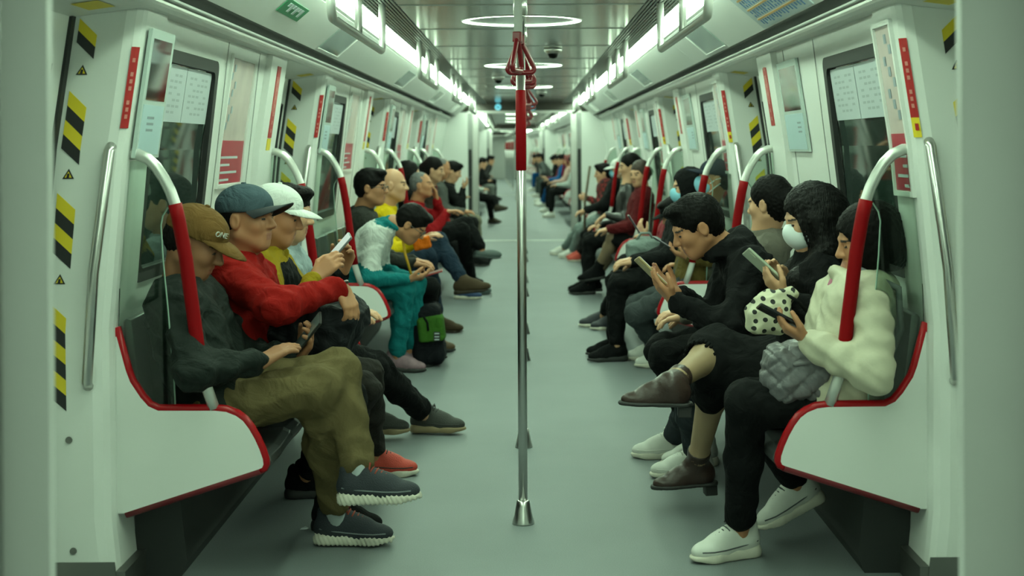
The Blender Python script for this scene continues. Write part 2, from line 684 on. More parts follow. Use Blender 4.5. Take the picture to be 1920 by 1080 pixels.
def make_door(s, n):
    """double sliding door in the gap before the first bay"""
    y0, y1 = B0 - 1.34, B0
    r = empty('door_%d' % n, (s * 1.45, (y0 + y1) / 2, 0))
    tag(r, kind='structure')
    cx, cy = s * 1.45, (y0 + y1) / 2
    zl = [0.0, 0.25, 0.84, 1.40, 1.84]

    def leaf(ya, yb, wa, wb):
        m = MB()
        zz = [0.0, 0.25, 0.80, 1.40, 1.66, 1.84]
        def sh(a, b_, zs):
            m.loft([[(s * (xw(z) + 0.215) - cx, a - cy, z), (s * (xw(z) + 0.215) - cx, b_ - cy, z), (s * (xw(z) + 0.25) - cx, b_ - cy, z), (s * (xw(z) + 0.25) - cx, a - cy, z)] for z in zs])
        sh(ya, yb, [0, 0.25, 0.80])
        sh(ya, yb, [1.66, 1.84])
        sh(ya, wa, [0.80, 0.84, 1.40, 1.66])
        sh(wb, yb, [0.80, 0.84, 1.40, 1.66])
        l = build('door_leaf', m, WHITE, r)
        g = MB()
        g.loft([[(s * (xw(z) + 0.222) - cx, wa - 0.012 - cy, z), (s * (xw(z) + 0.222) - cx, wb + 0.012 - cy, z), (s * (xw(z) + 0.23) - cx, wb + 0.012 - cy, z), (s * (xw(z) + 0.23) - cx, wa - 0.012 - cy, z)] for z in (0.79, 0.84, 1.40, 1.67)])
        build('door_glass', g, DARKGLASS, l)
        fr = MB()
        pts = [(wa, 0.80), (wb, 0.80), (wb, 1.66), (wa, 1.66)]
        path = []
        for (a, z), (a2, z2) in zip(pts, pts[1:] + pts[:1]):
            for i in range(4):
                t = i / 4
                zz_ = z + (z2 - z) * t
                path.append((s * (xw(zz_) + 0.213) - cx, a + (a2 - a) * t - cy, zz_))
        fr.tube(path, 0.012, 6, closed=True)
        build('door_glass_seal', fr, RUBBER, l)
        return l
    mid = (y0 + y1) / 2
    leaf(y0 + 0.02, mid - 0.008, y0 + 0.14, mid - 0.12)
    leaf(mid + 0.008, y1 - 0.035, mid + 0.12, y1 - 0.16)
    sm = MB().loft([[(s * (xw(z) + 0.21) - cx, mid - 0.012 - cy, z), (s * (xw(z) + 0.21) - cx, mid + 0.012 - cy, z), (s * (xw(z) + 0.24) - cx, mid + 0.012 - cy, z), (s * (xw(z) + 0.24) - cx, mid - 0.012 - cy, z)] for z in zl])
    build('meeting_seal', sm, RUBBER, r)
    for ya, yb in ((y1 - 0.036, y1 - 0.001), (y0 + 0.001, y0 + 0.025)):
        q = MB().loft([[(s * (xw(z) + 0.205) - cx, ya - cy, z), (s * (xw(z) + 0.205) - cx, yb - cy, z), (s * (xw(z) + 0.245) - cx, yb - cy, z), (s * (xw(z) + 0.245) - cx, ya - cy, z)] for z in zl])
        build('edge_seal', q, RUBBER, r)
    # header above the leaves with a small yellow notice
    h = MB()
    h.prism_y([(s * 1.15 - cx, 1.846), (s * 1.49 - cx, 1.80), (s * 1.49 - cx, 1.86), (s * 1.15 - cx, 1.862)], y0 - cy + 0.001, y1 - cy - 0.001)
    hd = build('door_header', h, WHITE, r)
    n_ = MB()
    def hp(x, y):
        z = 1.846 + (x - 1.15) * (1.80 - 1.846) / 0.34 - 0.002
        return (s * x - cx, y - cy, z)
    n_.add([hp(1.22, y1 - 0.30), hp(1.30, y1 - 0.30), hp(1.30, y1 - 0.12), hp(1.22, y1 - 0.12)], [(0, 1, 2, 3)])
    build('door_notice', n_, YEL, hd)
    return r


def make_endwall(y, flip):
    """bulkhead that frames the gangway: two white panels, steel frame, header"""
    objs = []
    t = 0.07 if flip else 0.03
    for s in (-1, 1):
        m = MB()
        x0 = 0.86 if flip else (0.756 if s < 0 else 0.723)
        lo = [[(s * x0, y, z), (s * 1.5, y, z), (s * 1.5, y + t, z), (s * x0, y + t, z)] for z in (0.0, 1.94)]
        m.loft(lo)
        o = build('wall_end', m, WHITE)
        tag(o, kind='structure')
        objs.append(o)
        if flip:
            f = MB().box(min(s * 0.70, s * 0.79), max(s * 0.70, s * 0.79), y - 0.03, y + 0.25, 0, 1.94)
            build('gangway_post', f, STEEL, o, 0.008)
            f = MB().box(min(s * 0.79, s * 0.86), max(s * 0.79, s * 0.86), y + 0.0, y + 0.2, 0, 1.94)
            build('post_infill', f, STEEL_D, o)
            f = MB().box(min(s * 0.80, s * 0.85), max(s * 0.80, s * 0.85), y - 0.006, y, 0.0, 1.38)
            build('dark_insert', f, RUBBER, o)
    if flip:
        m = MB().box(-0.86, 0.86, y - 0.02, y + 0.22, 1.925, 1.96, 0)
        m.box(-1.5, 1.5, y, y + 0.05, 1.96, 2.16, 1)
        h = build('trim_header', m, [STEEL, CEIL_D])
        tag(h, kind='structure')
        objs.append(h)
    else:
        m = MB().box(-1.5, 1.5, y - 0.02, y + t, 1.94, 2.16, 0)
        h = build('trim_header', m, [WHITE2])
        tag(h, kind='structure')
        objs.append(h)
    return objs


def make_gangway():
    m = MB()
    ya, yb = Y1 + 0.02, Y1 + 1.5
    m.box(-0.9, 0.9, ya, yb, -0.05, 0.001, 0)
    for s in (-1, 1):
        for i in range(8):
            a = ya + 0.07 + i * (yb - ya - 0.1) / 8
            m.box(min(s * 0.80, s * 0.86), max(s * 0.80, s * 0.86), a, a + 0.12, 0, 1.96, 1)
        m.box(min(s * 0.86, s * 0.9), max(s * 0.86, s * 0.9), ya, yb, 0, 1.96, 2)
    m.box(-0.9, 0.9, ya, yb, 2.0, 2.05, 1)
    o = build('wall_gangway', m, [FLOOR, STEEL_D, DARK])
    tag(o, kind='structure')
    return o


wallL, wallR = make_wall(-1), make_wall(1)
linL, linR = make_lining(-1), make_lining(1)
ceil_o = make_ceiling()
floor_o = make_floor()
gang = make_gangway()
near_end = make_endwall(Y0 - 0.0, False)
far_end = make_endwall(Y1, True)

STRUCT = [wallL, wallR, linL, linR, ceil_o, floor_o, gang] + far_end + near_end
wins, doors = [], []
for s in (-1, 1):
    wn = make_window(s, 1 if s < 0 else 5)
    wins.append(wn)
    for k in (1, 2, 3):
        c = inst(wn, TY(PITCH * k))
        c.name = 'window_%d' % ((1 if s < 0 else 5) + k)
        wins.append(c)
    dn = make_door(s, 1 if s < 0 else 5)
    doors.append(dn)
    for k in (1, 2, 3):
        c = inst(dn, TY(PITCH * k))
        c.name = 'door_%d' % ((1 if s < 0 else 5) + k)
        doors.append(c)

# ================================================================== lamps, rails, poles, benches
def make_strip(s):
    r = empty('light_strip', (s * 0.80, Y0, 2.06))
    tag(r, 'long white light strip above the %s' % ('bench of the brown-capped man' if s < 0 else 'bench of the woman in the cream puffer jacket'), 'light', 'light strips along the ceiling')
    a = Y0 + 0.02
    n = 14
    L = (Y1 - 0.1 - a) / n
    for i in range(n):
        m = MB().prism_y([(s * 0.750 - s * 0.80, 2.078 - 2.06), (s * 0.840 - s * 0.80, 2.050 - 2.06), (s * 0.840 - s * 0.80, 2.060 - 2.06), (s * 0.750 - s * 0.80, 2.088 - 2.06)], a + i * L - Y0 + 0.002, a + (i + 1) * L - Y0 - 0.002)
        build('diffuser', m, LAMP, r)
    return r


def make_grille(s):
    r = empty('vent_grille', (s * 0.66, Y0, 2.08))
    tag(r, 'slotted metal air grille beside the light strip above the %s' % ('man in the white cap' if s < 0 else 'woman in the white mask'), 'vent', 'air grilles along the ceiling')
    for i in range(9):
        x = 0.582 + i * 0.0185
        z = 2.066 + i * 0.0008
        m = MB().box(min(s * x, s * (x + 0.010)) - s * 0.66, max(s * x, s * (x + 0.010)) - s * 0.66, 0, Y1 - Y0 - 0.1, z - 2.08, z + 0.012 - 2.08)
        build('slat', m, STEEL_D, r)
    m = MB()
    n = int((Y1 - Y0) / 0.09)
    for i in range(n):
        y = i * 0.09
        m.box(s * 0.58 - s * 0.66 if s > 0 else s * 0.742 - s * 0.66, s * 0.742 - s * 0.66 if s > 0 else s * 0.58 - s * 0.66, y, y + 0.012, -0.008, -0.002)
    cb = build('cross_bars', m, STEEL_D, r)
    tag(cb, kind='stuff')
    m = MB().box(min(s * 0.575, s * 0.75) - s * 0.66, max(s * 0.575, s * 0.75) - s * 0.66, 0, Y1 - Y0 - 0.1, 0.02, 0.03)
    build('backing', m, DARK, r)
    return r


strips = [make_strip(-1), make_strip(1)]
grilles = [make_grille(-1), make_grille(1)]


def make_hand_frame(s):
    y0, y1 = 4.86, 6.60
    x, z = s * 0.645, 1.85
    r = empty('overhead_handrail', (x, (y0 + y1) / 2, 2.07))
    tag(r, 'looped steel handrail hanging under the ceiling grille above a bench', 'handrail', 'overhead handrails')
    cy = (y0 + y1) / 2
    m = MB()
    pts = [(0, y0 - cy, 0.0), (0, y0 - cy, -0.165)]
    for i in range(5):
        t = i / 4 * PI / 2
        pts.append((0, y0 - cy + 0.05 - 0.05 * math.cos(t), -0.17 - 0.05 * math.sin(t)))
    for i in range(5):
        t = i / 4 * PI / 2
        pts.append((0, y1 - cy - 0.05 + 0.05 * math.sin(t), -0.22 + 0.05 - 0.05 * math.cos(t)))
    pts += [(0, y1 - cy, -0.165), (0, y1 - cy, 0.0)]
    m.tube(pts, 0.0165, 12)
    build('loop_tube', m, SATIN, r)
    build('hanger', MB().tube([(0, -0.07, 0.0), (0, -0.07, -0.215)], 0.0155, 12), SATIN, r)
    return r


BENCH_OF = {-1: ['the bench of the brown-capped man', 'the bench of the teal track suit', 'the bench of the grey-haired woman in red', 'the bench of the man in beige trousers'],
            1: ['the bench of the woman in cream', 'the bench of the navy cap', 'the bench of the woman in maroon', 'the bench of the plaid shirt']}
frames = []
for s in (-1, 1):
    f = make_hand_frame(s)
    frames.append(f)
    for k in (1, 2, 3):
        frames.append(inst(f, TY(PITCH * k)))
    for k in range(4):
        frames[-4 + k]['label'] = 'looped steel handrail hanging above ' + BENCH_OF[s][k]


def make_ring():
    r = empty('ring_light', (0.0, 7.5, 2.07))
    tag(r, 'glowing ring light set in the polished steel ceiling', 'light', 'ring lights on the ceiling')
    n = 64
    lo = []
    for rr, z in ((0.284, 0), (0.284, -0.003), (0.312, -0.003), (0.312, 0)):
        lo.append([(rr * math.cos(2 * PI * i / n), rr * math.sin(2 * PI * i / n), z) for i in range(n)])
    build('ring_diffuser', MB().loft(lo, caps=False), RINGL, r)
    lo = []
    for rr, z in ((0.313, 0), (0.313, -0.004), (0.319, -0.003), (0.320, 0)):
        lo.append([(rr * math.cos(2 * PI * i / n), rr * math.sin(2 * PI * i / n), z) for i in range(n)])
    build('ring_rim', MB().loft(lo, caps=False), STEEL, r)
    return r


rings = [make_ring()]
for k in (1, 2):
    rings.append(inst(rings[0], TY(PITCH * k)))
for i, q in enumerate(('above the door past the woman in grey-brown', 'above the door past the bald man in yellow', 'above the last door before the gangway')):
    rings[i]['label'] = 'glowing ring light in the steel ceiling ' + q


def make_pole(y):
    r = empty('grab_pole', (0, y, 0))
    tag(r, 'vertical steel grab pole with red sleeve standing on the aisle floor', 'pole', 'grab poles along the aisle')
    build('tube', MB().tube([(0, 0, 0.02), (0, 0, 1.95)], 0.0168, 16), STEEL, r)
    build('red_sleeve', MB().lathe([(0.0168, 1.315), (0.0195, 1.318), (0.0195, 1.612), (0.0168, 1.615)], (0, 0, 0), 16), RED, r)
    build('base_flange', MB().lathe([(0.041, 0.0), (0.041, 0.006), (0.034, 0.03), (0.027, 0.065), (0.0235, 0.085), (0.0175, 0.087)], (0, 0, 0), 24), STEEL, r)
    build('top_clamp', MB().lathe([(0.017, 1.89), (0.026, 1.895), (0.026, 1.965), (0.017, 1.97)], (0, 0, 0), 16), STEEL, r)
    return r


poles = [make_pole(5.30)]
for y in (6.65, 9.35, 10.70, 13.40, 14.75, 17.45, 18.8):
    poles.append(inst(poles[0], TY(y - 5.30)))
for i, q in enumerate(('between the dozing man in red and the masked woman', 'between the grey sweater and the woman turned away', 'between the man with glasses and the black hood', 'between the bald man in yellow and the floral jacket',
                       'between the woman in red and the woman in maroon', 'past the woman in maroon, before the last door', 'between the beige trousers and the white cap with mask', 'past the plaid shirt, before the gangway')):
    poles[i]['label'] = 'steel grab pole with red sleeve ' + q

# the rail the straps hang from
rail = empty('strap_rail', (0, 4.6, 1.945))
tag(rail, 'long steel ceiling rail that carries the red hanging straps', 'rail')
build('rail_tube', MB().tube([(-0.006, 0, 0), (-0.006, 15.0, 0)], 0.0155, 10), STEEL, rail)
for y in (0.1, 2.05, 4.75, 6.1, 8.8, 10.15, 12.85, 14.2):
    build('rail_bracket', MB().tube([(-0.006, y, 0), (-0.006, y, 0.125)], 0.02, 10), STEEL, rail)

WEB = mat('grey_woven_strap', (0.42, 0.43, 0.41), 0.7, bump=(300, 0.3))
REDH = mat('dark_red_handle', (0.16, 0.005, 0.010), 0.3)


def make_strap():
    r = empty('hanging_strap', (0, 0, 1.945))
    tag(r, 'grey webbing strap with dark red triangular handle hanging from the centre rail', 'strap', 'hanging straps')
    m = MB()
    # webbing: loop over the rail then down, slightly rippled
    for dx in (-0.006, 0.006):
        m.loft([[(dx - 0.0015, -0.012, z), (dx + 0.0015, -0.012, z), (dx + 0.0015, 0.012, z), (dx - 0.0015, 0.012, z)]
                for z in (0.017, 0.0, -0.03, -0.06, -0.10, -0.145)])
    m.tube([(0.0165 * math.cos(t), 0, 0.0165 * math.sin(t)) for t in np.linspace(0, PI, 9)], 0.004, 6)
    build('webbing', m, WEB, r)
    build('grip_sleeve', MB().loft([[(a * 0.013, b * 0.016, z) for a, b in ((-1, -1), (1, -1), (1, 1), (-1, 1))] for z in (-0.135, -0.15, -0.172)]), REDH, r, 0.004)
    # triangular ring with rounded corners, lying in the plane across the aisle-length axis, turned a little
    pts = []
    cs = [((0.0, -0.172), 0.010), ((0.036, -0.258), 0.015), ((-0.036, -0.258), 0.015)]
    for i, ((cx, cz), rr) in enumerate(cs):
        a0 = [PI * 5 / 6, PI * 1 / 6, -PI / 2][i]
        for j in range(7):
            t = a0 - j / 6 * (2 * PI / 3)
            pts.append((cx + rr * math.cos(t), 0, cz + rr * math.sin(t)))
    build('handle', MB().tube(pts, 0.0095, 8, closed=True), REDH, r)
    return r


strap0 = make_strap()
straps = [strap0]
_sp = [(5.02, -0.016, 1.25, -0.02), (5.16, 0.002, 0.35, 0.03), (5.85, 0.004, 0.9, 0.06), (6.05, 0.008, 0.4, 0.06), (6.25, 0.006, 1.2, 0.08), (6.45, 0.01, 0.7, 0.10)]
for k in range(1, 4):
    for j, dy in enumerate((0.12, 0.24, 0.62, 0.86, 1.1)):
        _sp.append((4.95 + PITCH * k + dy, 0.012, 0.3 + 0.55 * ((j * 7 + k * 3) % 5) / 2, 0.08 + 0.05 * ((j + k) % 3)))
for i, (y, x, rz, sw) in enumerate(_sp):
    o = strap0 if i == 0 else inst(strap0, Matrix.Identity(4))
    o.matrix_basis = Matrix.Translation((-0.006, y, 1.945)) @ Matrix.Rotation(-sw, 4, 'Y') @ Matrix.Rotation(rz, 4, 'Z')
    if i:
        straps.append(o)
    o['label'] = 'hanging strap with dark red triangular handle over the aisle ' + ('by the first bench pair', 'by the second bench pair', 'by the third bench pair', 'by the last bench pair')[min(3, int((y - B0) / PITCH))]


# ------------------------------------------------------------------ benches
PANEL = [(1.285, 0.838), (1.249, 0.703), (1.236, 0.668), (1.204, 0.619), (1.180, 0.592), (1.150, 0.578), (0.971, 0.577), (0.935, 0.573), (0.903, 0.560), (0.880, 0.543),
         (0.861, 0.518), (0.842, 0.484), (0.827, 0.450), (0.817, 0.420), (0.815, 0.402), (0.820, 0.390), (0.832, 0.384), (1.258, 0.248), (1.285, 0.248)]
ARCH = [(1.245, 1.388), (1.215, 1.387), (1.182, 1.372), (1.155, 1.345), (1.131, 1.308), (1.111, 1.268), (1.097, 1.228), (1.086, 1.180), (1.075, 1.12), (1.064, 1.057), (1.053, 0.973), (1.042, 0.889), (1.030, 0.796), (1.018, 0.703), (0.998, 0.640), (0.976, 0.577)]


def make_bench(s):
    b = B0
    r = empty('bench', (s * 1.05, b + 1.355, 0))
    ox, oy = s * 1.05, b + 1.355
    for ya in (b + 0.08, b + 2.60):
        p = build('side_panel', MB().prism_y([(s * x - ox, z) for x, z in PANEL], ya - oy, ya + 0.03 - oy), WHITE, r, 0.004)
        edge = [(s * x - ox, ya + 0.015 - oy, z) for x, z in PANEL[:17]]
        build('red_edge', MB().tube(edge, 0.0155, 10), REDT, p)
        build('red_lower_edge', MB().tube([(s * x - ox, ya + 0.015 - oy, z) for x, z in PANEL[16:18]], 0.0165, 8), mat('dark_red_trim', (0.16, 0.012, 0.018), 0.4), p)
        a = build('arch_rail', MB().tube([(s * x - ox, ya + 0.015 - oy, z) for x, z in ARCH], 0.0185, 12), SATIN, r)
        red = [(s * x - ox, ya + 0.015 - oy, z) for x, z in ARCH[6:14]]
        build('red_grip', MB().tube(red, 0.0225, 12), RED, a)
        # glass screen between arch and wall
        gl = [(1.262, 1.36), (1.215, 1.368), (1.172, 1.352), (1.145, 1.322), (1.122, 1.28), (1.105, 1.235), (1.120, 1.215), (1.136, 1.19), (1.142, 1.16), (1.136, 1.05), (1.122, 0.90), (1.105, 0.70), (1.10, 0.59), (1.16, 0.588), (1.205, 0.63), (1.245, 0.71), (1.278, 0.838)]
        g = build('glass_screen', MB().prism_y([(s * x - ox, z) for x, z in gl], ya + 0.011 - oy, ya + 0.019 - oy), CLEAR, r)
        build('glass_edge', MB().tube([(s * x - ox, ya + 0.015 - oy, z) for x, z in gl[5:13]], 0.0028, 6), EDGE, g)
    # six seat shells
    w6 = 2.47 / 6
    for i in range(6):
        y = b + 0.115 + i * w6
        prof = [(0.815, 0.385), (0.800, 0.405), (0.806, 0.425), (0.83, 0.437), (0.95, 0.428), (1.10, 0.418), (1.165, 0.424), (1.192, 0.455), (1.215, 0.60), (1.236, 0.78), (1.243, 0.855), (1.258, 0.862), (1.268, 0.85), (1.262, 0.78), (1.243, 0.60), (1.215, 0.42), (1.17, 0.385)]
        loops = []
        for yy, sc_ in ((y + 0.004, 0.0), (y + 0.02, 0.008), (y + w6 / 2, 0.016), (y + w6 - 0.02, 0.008), (y + w6 - 0.004, 0.0)):
            loops.append([(s * (x + (sc_ if z > 0.5 else 0)) - ox, yy - oy, z - (sc_ if z < 0.5 else 0)) for x, z in prof])
        build('seat', MB().loft(loops), SEATM, r, 0.003)
    for y in (b + 0.55, b + 2.1):
        m = MB().tube([(s * 0.88 - ox, y - oy, 0.39), (s * 1.20 - ox, y - oy, 0.22)], 0.017, 8)
        build('strut', m, STEEL_D, r)
    build('seat_beam', MB().box(min(s * 0.9 - ox, s * 1.18 - ox), max(s * 0.9 - ox, s * 1.18 - ox), b + 0.12 - oy, b + 2.59 - oy, 0.35, 0.385), STEEL_D, r)
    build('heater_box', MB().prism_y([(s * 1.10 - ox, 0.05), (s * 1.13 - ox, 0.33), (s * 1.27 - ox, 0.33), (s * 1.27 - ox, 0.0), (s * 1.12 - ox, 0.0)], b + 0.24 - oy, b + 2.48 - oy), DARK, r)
    return r


BL = [['metal bench where the man in the brown cap sits at the end', 'metal bench where the teenager in the teal track suit sits', 'metal bench where the grey-haired woman in red sits', 'metal bench of the man in beige trousers reading a phone'],
      ['metal bench where the woman in the cream puffer jacket sits at the end', 'metal bench where the man in the navy cap and blue mask sits', 'metal bench where the woman in maroon with black boots sits', 'metal bench where the person in the red plaid shirt sits']]
benches = []
bench_tmpl = {}
for i, s in enumerate((-1, 1)):
    o = make_bench(s)
    bench_tmpl[s] = o
    tag(o, BL[i][0], 'bench', 'benches along the car walls')
    benches.append(o)
    for k in (1, 2, 3):
        benches.append(inst(o, TY(PITCH * k), BL[i][k]))


# ------------------------------------------------------------------ posters, plates and signs on the walls
def rounded_frame(s, y0, y1, z0, z1, off, wd, th):
    lo = []
    def ring(ins, o):
        return [(s * (xw(z) - o), y, z) for y, z in ((y0 + ins, z0 + ins), (y1 - ins, z0 + ins), (y1 - ins, 1.40), (y1 - ins, z1 - ins), (y0 + ins, z1 - ins), (y0 + ins, 1.40))]
    return MB().loft([ring(0, off - 0.001), ring(0, off + th), ring(wd, off + th), ring(wd, off)], caps=False)


def make_poster(s, y0, y1, z0, z1, off, label):
    r = empty('wall_poster', (0, 0, 0))
    tag(r, label, 'poster', 'framed posters on the car walls')
    build('frame', rounded_frame(s, y0, y1, z0, z1, off, 0.016, 0.012), WHITE, r)
    m = wall_quad(s, y0 + 0.012, y1 - 0.012, z0 + 0.012, z1 - 0.012, off + 0.003, 0.003, 3)
    zs = z0 + 0.36 * (z1 - z0)
    q = wall_quad(s, y0 + 0.02, y1 - 0.02, z0 + 0.02, zs, off + 0.005, 0.002, 2)
    m.add(q.v, q.f, 1)
    for i in range(5):
        z = z0 + 0.03 + 0.032 * i
        q = wall_quad(s, y0 + 0.05, y0 + (0.45 + 0.3 * (i % 2)) * (y1 - y0), z, z + 0.010, off + 0.006, 0.001)
        m.add(q.v, q.f, 2)
    for i in range(8):
        z = z0 + 0.44 * (z1 - z0) + 0.035 * i
        q = wall_quad(s, y0 + 0.05 + 0.04 * (i % 3), y0 + 0.08 + 0.04 * (i % 3), z, z + 0.03, off + 0.005, 0.001)
        m.add(q.v, q.f, 3)
    build('sheet', m, [POSTER, POSTERR, PAPER, PRINT], r)
    return r


def make_plate(s, y0, y1, label, o=0.0):
    r = empty('mirror_plate', (0, 0, 0))
    tag(r, label, 'mirror', 'mirror plates with pale blue notices')
    m = wall_quad(s, y0, y1, 1.375, 1.785, 0.020 + o, 0.012, 3)
    build('clear_holder', m, mat('milky_holder', (0.50, 0.58, 0.56), 0.25), r)
    build('mirror', wall_quad(s, y0 + 0.03, y1 - 0.03, 1.56, 1.755, 0.0215 + o, 0.002, 2), MIRROR, r)
    m = wall_quad(s, y0 + 0.02, y1 - 0.02, 1.385, 1.545, 0.0215 + o, 0.002, 1)
    for i in range(3):
        q = wall_quad(s, y0 + 0.08, y0 + 0.16, 1.46 + 0.02 * i, 1.468 + 0.02 * i, 0.0225 + o, 0.001)
        m.add(q.v, q.f, 1)
    build('notice', m, [PAPERB, PRINT], r)
    return r


for k in range(4):
    b = B0 + PITCH * k
    tailL = ['beside the window behind the brown-capped man', 'beside the window behind the teenager in teal', 'on the wall over the grey-haired woman in red', 'on the wall over the man in beige trousers'][k]
    tailR = ['on the wall behind the woman in the cream jacket', 'on the wall behind the man in the navy cap', 'on the wall behind the woman in maroon', 'on the wall behind the person in plaid'][k]
    make_poster(-1, b + 1.50, b + 2.02, 1.235, 1.80, -0.030, 'framed poster with red lower half ' + ['between the white cap and the far pillar', 'beyond the man with glasses', 'past the grey-haired woman in red', 'past the man in beige trousers'][k])
    make_plate(-1, b + 0.07, b + 0.36, 'small mirror with pale blue notice ' + tailL)
    make_poster(1, b + 0.065, b + 0.295, 1.235, 1.80, 0.001, 'framed poster with crimson lower half ' + tailR)
    make_plate(1, b + 1.78, b + 2.24, 'small mirror with pale blue notice ' + ['above the dark-haired woman in the grey coat', 'past the man in the navy cap', 'past the woman in maroon', 'past the person in plaid'][k], -0.035)


def on_cove(s, u, y, off):
    """u 0..1 from lamp edge to lower edge"""
    x = 0.856 + 0.174 * u
    z = 2.040 - 0.147 * u
    return (s * (x - 0.645 * off), y, z - 0.764 * off)


def cove_sheet(s, u0, u1, y0, y1, off):
    return MB().add([on_cove(s, u0, y0, off), on_cove(s, u1, y0, off), on_cove(s, u1, y1, off), on_cove(s, u0, y1, off),
                     on_cove(s, u0, y0, off - 0.004), on_cove(s, u1, y0, off - 0.004), on_cove(s, u1, y1, off - 0.004), on_cove(s, u0, y1, off - 0.004)],
                    [(0, 1, 2, 3), (7, 6, 5, 4), (0, 4, 5, 1), (1, 5, 6, 2), (2, 6, 7, 3), (3, 7, 4, 0)])


HATCH = mat('grey_display_glass', (0.24, 0.30, 0.28), 0.06, 0.0, spec=0.9)
for s in (-1, 1):
    for k in range(4):
        yc = B0 + BAY + 0.67 + PITCH * k
        r = empty('route_display', (0, 0, 0))
        tag(r, 'grey glass route display over the door past ' + BENCH_OF[s][k], 'display', 'route displays over the doors')
        build('screen', cove_sheet(s, 0.20, 0.90, yc - 0.72, yc - 0.02, 0.004), HATCH, r)
        fr = MB()
        for u0, u1, ya, yb in ((0.90, 0.925, yc - 0.73, yc - 0.01), (0.18, 0.925, yc - 0.02, yc - 0.008)):
            q = cove_sheet(s, u0, u1, ya, yb, 0.008)
            fr.add(q.v, q.f)
        build('edge', fr, WHITE, r)

# route map on the right cove, green exit sign on the left one
r = empty('route_map', (0, 0, 0))
tag(r, 'large printed line map on the sloping panel over the first window', 'map')
m = cove_sheet(1, 0.10, 0.97, 4.95, 5.98, 0.004)
for i in range(3):
    u = 0.24 + 0.25 * i
    q = cove_sheet(1, u, u + 0.035, 5.02, 5.90, 0.006)
    m.add(q.v, q.f, 2)
    for j in range(17):
        y = 5.03 + j * 0.052
        for uu, ln in ((u + 0.05, 0.07 + 0.05 * ((j * 5 + i) % 3) / 2), (u - 0.09, 0.055)):
            q = cove_sheet(1, uu, uu + ln, y, y + 0.016, 0.006)
            m.add(q.v, q.f, 1)
build('map_sheet', m, [mat('map_paper', (0.50, 0.57, 0.60), 0.4), PRINTB, PRINTO], r)
r = empty('exit_sign', (0, 0, 0))
tag(r, 'green and white safety sign on the sloping panel above the brown-capped man', 'sign')
m = cove_sheet(-1, 0.30, 0.62, 5.60, 6.10, 0.004)
for j in range(6):
    q = cove_sheet(-1, 0.36, 0.44 + 0.1 * (j % 2), 5.68 + 0.06 * j, 5.72 + 0.06 * j, 0.006)
    m.add(q.v, q.f, 1)
build('sign_plate', m, [GREENS, PAPER], r)

# dome cameras under the ceiling
for x, y in ((0.205, 9.6), (-0.235, 13.3), (0.21, 16.9)):
    r = empty('dome_camera', (x, y, 2.07))
    tag(r, 'small dome camera with black eye under the polished ceiling', 'camera', 'dome cameras on the ceiling')
    build('housing', MB().lathe([(0.062, 0.0), (0.060, -0.02), (0.045, -0.035), (0.030, -0.038)], (0, 0, 0), 20), STEEL, r)
    build('dome', MB().lathe([(0.036, -0.035), (0.034, -0.05), (0.024, -0.064), (0.010, -0.07)], (0, 0, 0), 16), BLACKG, r)

# round cyan line signs on the header
for x in (-0.40, 0.12):
    r = empty('round_sign', (x, Y1 - 0.02, 2.015))
    tag(r, 'round glowing cyan line sign on the dark header over the gangway', 'sign', 'cyan line signs on the header')
    lo = [[(rr * math.cos(2 * PI * i / 24), y, rr * math.sin(2 * PI * i / 24)) for i in range(24)] for rr, y in ((0.048, 0.02), (0.048, 0.0))]
    build('disc', MB().loft(lo), CYAN, r)
    g = MB().box(-0.018, -0.010, -0.003, 0.0, -0.02, 0.02).box(0.010, 0.018, -0.003, 0.0, -0.02, 0.02).box(-0.018, 0.018, -0.003, 0.0, -0.004, 0.004)
    build('glyph', g, mat('sign_dark_glyph', (0.01, 0.08, 0.12), 0.5), r)

# round lamps in the gangway ceiling
glamps = []
for x in (-0.35, 0.35):
    r = empty('gangway_lamp', (x, Y1 + 0.75, 2.0))
    tag(r, 'round white ceiling lamp inside the gangway past the end wall', 'light', 'gangway ceiling lamps')
    build('lens', MB().lathe([(0.085, 0.0), (0.085, -0.010), (0.0, -0.012)], (0, 0, 0), 24), emit('lamp_gangway', LIGHT_TINT, 46.0), r)
    build('bezel', MB().lathe([(0.087, 0.0), (0.087, -0.012), (0.098, -0.008), (0.100, 0.0)], (0, 0, 0), 24), STEEL, r)
    glamps.append(r)

